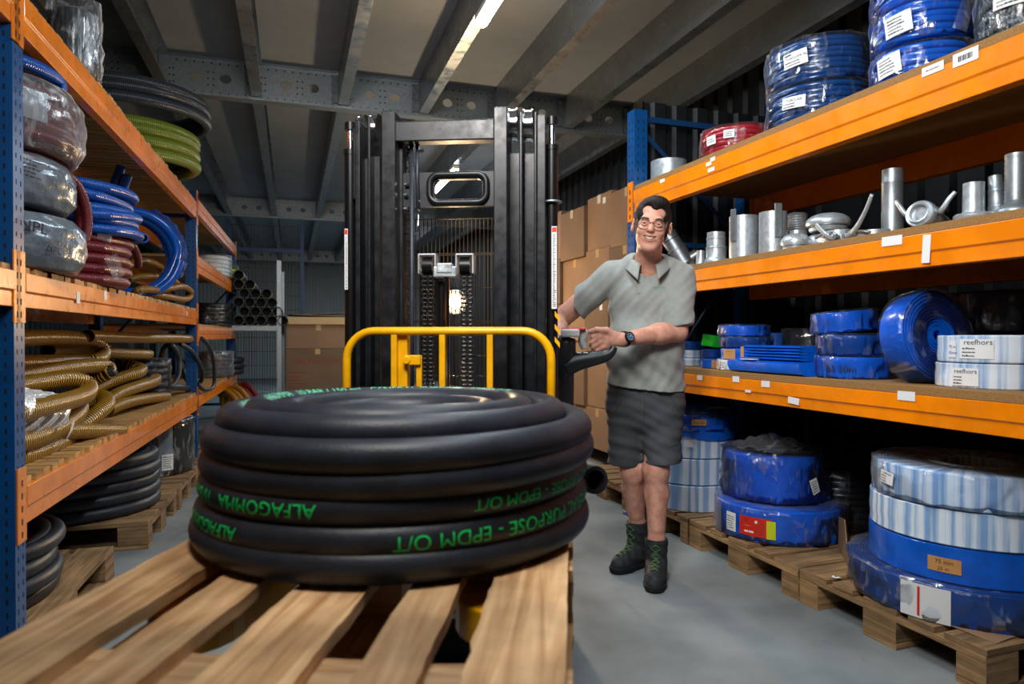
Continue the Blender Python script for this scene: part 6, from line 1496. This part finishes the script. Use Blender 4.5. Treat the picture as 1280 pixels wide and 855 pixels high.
mb = MB(); mb.sheet(lambda u, v: hp((u - .5) * .046, -.0885 + 15 * ((u - .5) * .046) ** 2, -.0515 + 9 * ((u - .5) * .046) ** 2 - .0115 * v * (1 - ((u - .5) * 1.7) ** 2)), 14, 3); mb.build('teeth', TOOTH, man, smooth=True)
mb = MB()
LR_ = [.0006, .0016, .0022, .0026, .0028, .0027, .0028, .0026, .0022, .0016, .0006]
mb.tube([hp(x, -.0945 + 15 * x * x, -.0475 + 9 * x * x) for x in [-.028 + .0056 * k for k in range(11)]], LR_, 8)
mb.tube([hp(x, -.0955 + 15 * x * x, -.0705 + 24 * x * x) for x in [-.028 + .0056 * k for k in range(11)]], [q * 1.35 for q in LR_], 8)
mb.build('lips', LIP, man, smooth=True)
# hair
h = Field(tuple(HC - Vector((.13, .15, .16))), tuple(HC + Vector((.13, .16, .16))), .003)
h.ell(hp(0, .02, .044), (.082, .103, .089), HR, k=0); h.ell(hp(0, .06, -.02), (.074, .055, .07), HR, k=.02); h.ell(hp(.012, -.03, .1), (.052, .055, .033), HR, k=.02)
h.ell(hp(-.004, -.125, -.005), (.068, .092, .086), HR, k=.004, cut=True); h.ell(hp(-.03, -.1, .066), (.028, .052, .026), HR, k=.01, cut=True); h.ell(hp(.04, -.1, .058), (.026, .052, .026), HR, k=.012, cut=True)
h.plane(hp(0, -.04, -.022), HR @ Vector((0, -.75, -1))); h.plane(hp(0, .06, -.075), HR @ Vector((0, 0, -1)))
for sg in (-1, 1): h.ell(hp(sg * .09, .0, -.01), (.02, .024, .036), HR, k=.004, cut=True)
h.warp(lambda x, y, z: .0006 * np.sin(x * 420 + z * 60 + 3 * np.sin(y * 60)) + .0005 * np.sin(x * 730 - y * 160))
h.build('hair', HAIR, man, sm=1)
h = Field(tuple(HC - Vector((.11, .13, .1))), tuple(HC + Vector((.11, .05, .1))), .003)
for sg in (-1, 1): h.ell(hp(sg * .0635, -.03, .008), (.0065, .013, .026), HR, k=0)
h.build('sideburns', GREYH, man)
# glasses
mb = MB(); ml = MB()
for sg in (-1, 1):
    cx_, cz_ = sg * .0325, -.001; pts = [];
    for k_ in range(32):
        a = 2 * pi * k_ / 32; ex = 2.6; rx, rz_ = .0265, .0215; ca, sa = cos(a), sin(a)
        x = cx_ + rx * abs(ca) ** (2 / ex) * (1 if ca > 0 else -1); z = cz_ + rz_ * abs(sa) ** (2 / ex) * (1 if sa > 0 else -1); pts.append(hp(x, -.104 + 6 * x * x, z))
    mb.tube(pts, .0013, 8, closed=True); ml.add(pts, [tuple(range(32))] if sg < 0 else [tuple(range(32))])
    mb.tube([hp(sg * .058, -.084, .012), hp(sg * .072, -.06, .011), hp(sg * .082, .0, .008)], .0018, 8)
mb.tube(catmull([hp(-.0068, -.1045, .005), hp(0, -.1065, .0085), hp(.0068, -.1045, .005)], 5), .0018, 8)
g = mb.build('glasses', FRAME_M, man, smooth=True); ml.build('lenses', LENS, g)
# ---------------------------------------------------------------- clothes
def wr(x, y, z):  # cloth folds
    return (.0028 * np.sin(26 * z + 16 * x + 2.5 * np.sin(9 * x + 7 * z)) + .0022 * np.sin(60 * x - 34 * z + 3 * np.sin(7 * z)) + .0012 * np.sin(120 * x - 75 * z + 4 * np.sin(12 * z)))
s_ = Field((-.36, -.3, .74), (.28, .3, 1.58), .0042)
TR = .0
s_.cone(J(776, 347, 0), J(845, 348, 0), .068, .068, k=0); s_.cone(J(792, 336, -.01), J(829, 337, -.01), .072, .07, k=.03)
s_.ell(J(809, 378, -.005), (.182, .122, .17), k=.03); s_.ell(J(804, 436, -.02), (.192, .148, .18), k=.05)
s_.cone(J(794, 478, 0.005), J(818, 478, 0.005), .132, .138, k=.05); s_.cone(J(800, 500, 0.005), J(816, 500, 0.005), .14, .14, k=.04)
# sleeves
SRh = SR.lerp(ER, .66); SLh = SL.lerp(EL, .86)
sl_ = Field((-.36, -.3, .74), (.28, .3, 1.58), .0042); sl_.cone(SR, SRh + (SRh - SR) * .2, .068, .072, k=0); sl_.cone(SL + Vector((-.005, 0, 0)), SLh + (SLh - SL) * .1, .07, .076, k=0); sl_.warp(wr)
n_ = (SRh - SR).normalized(); sl_.plane(SRh + n_ * .008, n_, (-.36, -.3, .74), (J(760, 400).x, .3, 1.5)); sl_.cone(SRh - n_ * .03, SRh + n_ * .07, .053, .06, k=.003, cut=True)
n_ = Vector((.22, -.1, -1)).normalized(); sl_.plane(SLh + n_ * .02, n_, (J(815, 400).x, -.3, .74), (.28, .3, 1.5)); sl_.cone(SLh + n_ * .012, SLh + n_ * .07, .052, .062, k=.002, cut=True)
s_.warp(wr)
q_ = np.clip(.5 + .5 * (s_.d - sl_.d) / .025, 0, 1); s_.d = (s_.d * (1 - q_) + sl_.d * q_ - .025 * q_ * (1 - q_)).astype(np.float32)
s_.warp(lambda x, y, z: -.006 * np.exp(-((x - J(775, 430).x + .4 * (z - 1.0)) / .03) ** 2)  / (1 + np.exp((z - 1.05) * 60)) + .004 * np.sin(60 * (x + z)) * np.exp(-((z - .98) / .08) ** 2))
hemp = J(805, 488, -.14); s_.plane((hemp.x, -.14, hemp.z), (-.10, .06, -1))
s_.cone((J(807, 500).x, 0, .7), (J(807, 500).x, 0, hemp.z + .03), .115, .12, k=.01, cut=True)
# neck opening
s_.cone(NB + Vector((0, 0, -.02)), hp(0, .02, -.08), .066, .072, k=.006, cut=True)
s_.cone(J(803, 318, -.1), J(801, 345, -.115), .034, .008, k=.008, cut=True)
shirt = s_.build('polo_shirt', SHIRT, man, sm=2)
# collar with two leaves
def collar(u, v):
    a = -pi / 2 + radians(22) + u * 2 * (pi - radians(22)); fr = abs(u - .5) * 2; fr3 = fr ** 5
    ri = .068 + .012 * fr; ro = .1 + .012 * fr3; c = Vector((NB.x, NB.y + .012 - .01, 0)); zt = NB.z + .058 - .062 * fr ** 2.2; zb_ = zt - .04 - .034 * fr3
    bulge = sin(pi * min(1, v * 1.4)) * .008
    r_ = ri + (ro - ri) * v + (.006 if v > 0 else 0); z = zt + (zb_ - zt) * v + bulge * .8
    p = c + Vector((r_ * cos(a), r_ * sin(a) * 1.05, z))
    return p + Vector((0, -.012 * fr3 * v, .0))
mb = MB(); mb.sheet(collar, 40, 6); co = mb.build('collar', SHIRT, shirt, smooth=True); sd_ = co.modifiers.new('t', 'SOLIDIFY'); sd_.thickness = .0035
# placket, buttons and small teal chest lettering
dg = bpy.context.evaluated_depsgraph_get()
from mathutils.bvhtree import BVHTree
def bvh(o): return BVHTree.FromObject(o, bpy.context.evaluated_depsgraph_get())
bs = bvh(shirt)
def on_shirt(x, z, off_=.0015):
    hit_ = bs.ray_cast(Vector((x, -.6, z)), Vector((0, 1, 0))); return (hit_[0] + Vector((0, -off_, 0))) if hit_[0] else None
def decal(name, txt, c, size, m, tilt=0):
    vs, fs = text_geo(txt, size, 1); out = []
    for x, y in vs:
        p = on_shirt(c.x + x * cos(tilt) - y * sin(tilt), c.z + x * sin(tilt) + y * cos(tilt)); out.append(p if p else Vector((c.x + x, -.1, c.z + y)))
    MB().add(out, fs).build(name, m, shirt)
decal('chest_print', 'reefhors', J(815, 361, -.1), .0165, mat('teal_print', hexc('3aa890'), .6))
mb = MB(); c0, c1 = J(801.5, 345, -.1), J(797, 375, -.12)
for k_ in range(2): p = on_shirt(*(c0.lerp(c1, .25 + .45 * k_)).xz, .002); (mb.lathe([(0, .002), (.005, .0015), (.0055, 0)], 12, c=p, R=Rx(pi / 2)) if p else None)
mb.build('buttons', M['grey_plastic'], shirt)
pl = [on_shirt(*(c0.lerp(c1, t_ / 8)).xz, .0012) for t_ in range(9)]; pl = [p for p in pl if p]
if len(pl) > 3: MB().tube([p + Vector((.016, 0, 0)) for p in pl], .0012, 6).build('placket_seam', SHIRT, shirt)
# shorts
t_ = Field((-.3, -.26, .38), (.28, .28, 1.0), .0042)
wz = .9
t_.cone(J(790, 478, .01) * 1, J(820, 478, .01), .118, .12, k=0); t_.ell((J(806, 510).x, .01, .8), (.178, .128, .15), k=.04)
for H_, K_, fx_, px_ in ((HL_, KL, -1, 781.5), (HR_, KR, 1, 828)):
    e = J(px_, 590, K_.y + .005); t_.cone(H_ + Vector((0, 0, -.05)), e, .096, .083, k=.035)
t_.cone(J(804.5, 512, -.15), J(804.5, 592, -.12), .010, .016, k=.03, cut=True)
t_.warp(lambda x, y, z: .0026 * np.sin(75 * z + 9 * np.sin(5 * x + 3 * z) + 4 * y) / (1 + np.exp((z - .82) * 50)) + .0016 * np.sin(130 * z + 30 * x + 3 * np.sin(14 * x)) + .0012 * np.sin(50 * x + 20 * z))
for H_, K_, fx_, px_, py_ in ((HL_, KL, -1, 781.5, 584), (HR_, KR, 1, 828, 582)):
    e = J(px_, py_, K_.y - .08); zc_ = e.z; lo_ = Vector((e.x - .1, -.26, .37)); 
    t_.plane((e.x, K_.y, zc_), (0.03 * fx_, .04, -1), (-.3 if fx_ < 0 else J(804.5, 590).x, -.26, .37), (J(804.5, 590).x if fx_ < 0 else .28, .28, .62))
    c2 = J(px_, 590, K_.y + .005); t_.cone(c2 + Vector((0, 0, -.06)), c2 + Vector((0, 0, .03)), .070, .066, k=.003, cut=True)
sh_ = t_.build('shorts', SHORTS, man, sm=2)
bt = bvh(sh_)
def on_sh(px, py, off_=.002):
    p = J(px, py, -.2); h_ = bt.ray_cast(Vector((p.x, -.6, p.z)), Vector((0, 1, 0))); return h_[0] + Vector((0, -off_, 0)) if h_[0] else None
mb = MB(); mb2 = MB()
for k_, ln in enumerate((((838, 562), (850, 560)), ((776, 502), (766, 520)), ((840, 500), (850, 518)), ((806, 502), (804, 530)))):
    P2 = [on_sh(ln[0][0] + (ln[1][0] - ln[0][0]) * q / 8, ln[0][1] + (ln[1][1] - ln[0][1]) * q / 8) for q in range(9)]; P2 = [p for p in P2 if p]
    if len(P2) > 3: mb.tube(P2, .0016, 6)
mb.build('seams', SHORTS, sh_)
# boots
def boot(A_, toe, heel, seed, nm):
    """A_ ankle (inside the shaft), toe and heel: ground points"""
    f = (toe - heel); L_ = f.length; f.normalize(); sd2 = Vector((-f.y, f.x, 0)); up = Vector((0, 0, 1)); c0_ = heel + f * .04
    F_ = Field([min(heel[i], toe[i], A_[i]) - .1 for i in range(2)] + [0.0 - .02], [max(heel[i], toe[i], A_[i]) + .1 for i in range(2)] + [.32], .0035)
    top = Vector((A_.x, A_.y, A_.z + .012))
    F_.cone(heel + f * .05 + up * .06, top, .044, .05, k=0); F_.cone(heel + f * .045 + up * .05, heel + f * .12 + up * .052, .042, .044, k=.02)
    F_.cone(heel + f * .1 + up * .07, toe - f * .075 + up * .045, .044, .04, k=.03); F_.cone(toe - f * .09 + up * .036, toe - f * .048 + up * .034, .045, .038, k=.02); F_.cone(heel + f * .1 + up * .1, top + f * .01 - up * .03, .034, .04, k=.03)
    F_.warp(lambda x, y, z: .0012 * np.sin(150 * z + 60 * x) + .001 * np.sin(130 * x + 90 * y))
    F_.plane((0, 0, .016), (0, 0, -1)); F_.plane(top + up * .0, up + f * .12); F_.cone(top - up * .03, top + up * .04, .039, .043, k=.004, cut=True)
    o = F_.build('boot', BOOT, man, sm=1)
    F_ = Field([min(heel[i], toe[i]) - .08 for i in range(2)] + [-.02], [max(heel[i], toe[i]) + .08 for i in range(2)] + [.08], .0035)
    fl = ((0, 0, 1), .55)
    F_.cone(heel + f * .045 + up * .018, heel + f * .12 + up * .018, .045, .044, k=0, flat=None); F_.cone(heel + f * .12 + up * .018, toe - f * .09 + up * .018, .043, .05, k=.01); F_.cone(toe - f * .09 + up * .02, toe - f * .048 + up * .022, .05, .044, k=.01)
    F_.plane((0, 0, .001), (0, 0, -1)); F_.plane((0, 0, .03), (0, 0, 1))
    so = F_.build('sole', SOLE, o, sm=1)
    bb = bvh(o); mb = MB()
    def proj(al, si, z_):   # point on the upper, looking back and down from the front
        d_ = (f * -.75 + up * -.66).normalized(); q_ = heel + f * al + sd2 * si + up * z_; h_ = bb.ray_cast(q_ - d_ * .25, d_); return h_[0] - d_ * .002 if h_[0] else None
    rows_ = [(.215, .075), (.192, .088), (.168, .105), (.145, .125), (.125, .147), (.112, .17), (.105, .19)]
    last = None
    for i, (al, z_) in enumerate(rows_):
        wq = .019 + .001 * i; a_, m_, c_ = proj(al, -wq, z_), proj(al - .004, 0, z_ + .004), proj(al, wq, z_)
        if a_ and c_ and m_:
            mb.tube([a_, m_ + (f + up) * .002, c_], .0022, 6)
            if last: mb.tube([last[0], (last[0] + c_) / 2 + (f + up) * .004, c_], .0022, 6); mb.tube([last[1], (last[1] + a_) / 2 + (f + up) * .004, a_], .0022, 6)
            last = (a_, c_, m_)
    if last:
        m_ = last[2] + (f + up) * .004
        for sg in (-1, 1):
            mb.tube(catmull([m_, m_ + sd2 * sg * .028 + up * .012 + f * .008, m_ + sd2 * sg * .04 - up * .004 + f * .01, m_ + f * .006], 5), .0021, 6); mb.tube(catmull([m_, m_ + sd2 * sg * .02 - up * .022 + f * .014, m_ + sd2 * sg * .024 - up * .045 + f * .018], 5), .0021, 6)
    mb.build('laces', LACE, o, smooth=True)
    mb = MB(); mb.tube([top + Vector((.047 * cos(a * pi / 12), .049 * sin(a * pi / 12), -.004)) for a in range(24)], .0055, 8, closed=True); mb.build('collar_padding', BOOT, o, smooth=True)
def G2(px, py): return PM.l(atz(px, py, 0))
tl = G2(765, 712); fdir = Vector((-.62, -.78, 0)).normalized(); boot(AL_, Vector((AL_.x, AL_.y, 0)) + fdir * .185, Vector((AL_.x, AL_.y, 0)) - fdir * .085, 1, 'l')
fdir = Vector((-.06, -1, 0)).normalized(); boot(AR_, Vector((AR_.x, AR_.y, 0)) + fdir * .205, Vector((AR_.x, AR_.y, 0)) - fdir * .085, 2, 'r')
# watch
wc = EL.lerp(WL, .95); an = (WL - EL).normalized(); q = an.to_track_quat('Z', 'Y').to_matrix()
wt = MB(); wt.lathe([(.0325, -.009), (.0345, -.008), (.0345, .008), (.0325, .009)], 32, c=wc, R=q, closed=True); wo = wt.build('watch_strap', M['black_metal'], man, auto=40)
nf = Vector((.05, -1, .15)); nf = (nf - an * nf.dot(an)).normalized(); Rw = nf.to_track_quat('Z', 'Y').to_matrix()
MB().lathe([(0, .005), (.0185, .005), (.021, .008), (.0225, .006), (.0225, -.003), (0, -.003)], 32, c=wc + nf * .035, R=Rw).build('watch_case', M['black_metal'], wo, auto=35)
MB().lathe([(0, 0), (.0165, 0)], 24, c=wc + nf * .0408, R=Rw).build('watch_dial', mat('watch_dial', hexc('2e5a7a'), .25), wo)
mb = MB()
for k_ in range(12): a = 2 * pi * k_ / 12; mb.box(wc + nf * .0415 + Rw @ Vector((.014 * cos(a), .014 * sin(a), 0)), (.0015, .0015, .0008), Rw)
mb.box(wc + nf * .0415 + Rw @ Vector((.003, .003, 0)), (.009, .0012, .0008), Rw @ Rz(.8)); mb.build('watch_marks', M['paper'], wo)
# ---------------------------------------------------------------- shared group names for repeated things
GROUPS = (('yellow and black', 'suction hoses on the left lower shelf'), ('brown carton in the stack', 'cartons stacked behind the man'), ('below the right rack', 'pallets on the floor under the right rack'),
          ('at the lower right corner under', 'pallets on the floor under the right rack'), ('behind the man under the striped', 'pallets on the floor under the right rack'), ('pallet under the left rack', 'pallets on the floor under the left rack'),
          ('silvery plastic bag', 'silvery bags on the left middle shelf'), ('amber ribbed hose', 'amber hoses on the left middle shelf'), ('striped coil beside the man', 'striped coils on the far pallet'),
          ('near the top right', 'blue tube coils at the top right'), ('dark blue tube coil', 'dark blue tube coils on the top shelf'), ('short wide metal pipe', 'lugged pipes on the fittings shelf'),
          ('metal coupling', 'metal couplings on the fittings shelf'), ('beside the leaning coil', 'three-coil stack on the lower shelf'), ('small stack', 'small blue coil stack on the lower shelf'),
          ('right of the man', 'small coils right of the man'), ('at the shelf right end', 'striped coils at the right end of the shelf'), ('maroon ribbed hose hoop', 'maroon hoops beside the bags'),
          ('led batten', 'led battens under the ceiling'), ('black shrink-wrapped coil', 'black wrapped coils behind the striped pair'), ('in the stack at lower right', 'four-coil stack at the lower right'), ('stack at the lower right', 'four-coil stack at the lower right'))
for o in bpy.context.scene.objects:
    if o.parent is None and 'label' in o and 'group' not in o:
        for key, g_ in GROUPS:
            if key in o['label']: o['group'] = g_; break
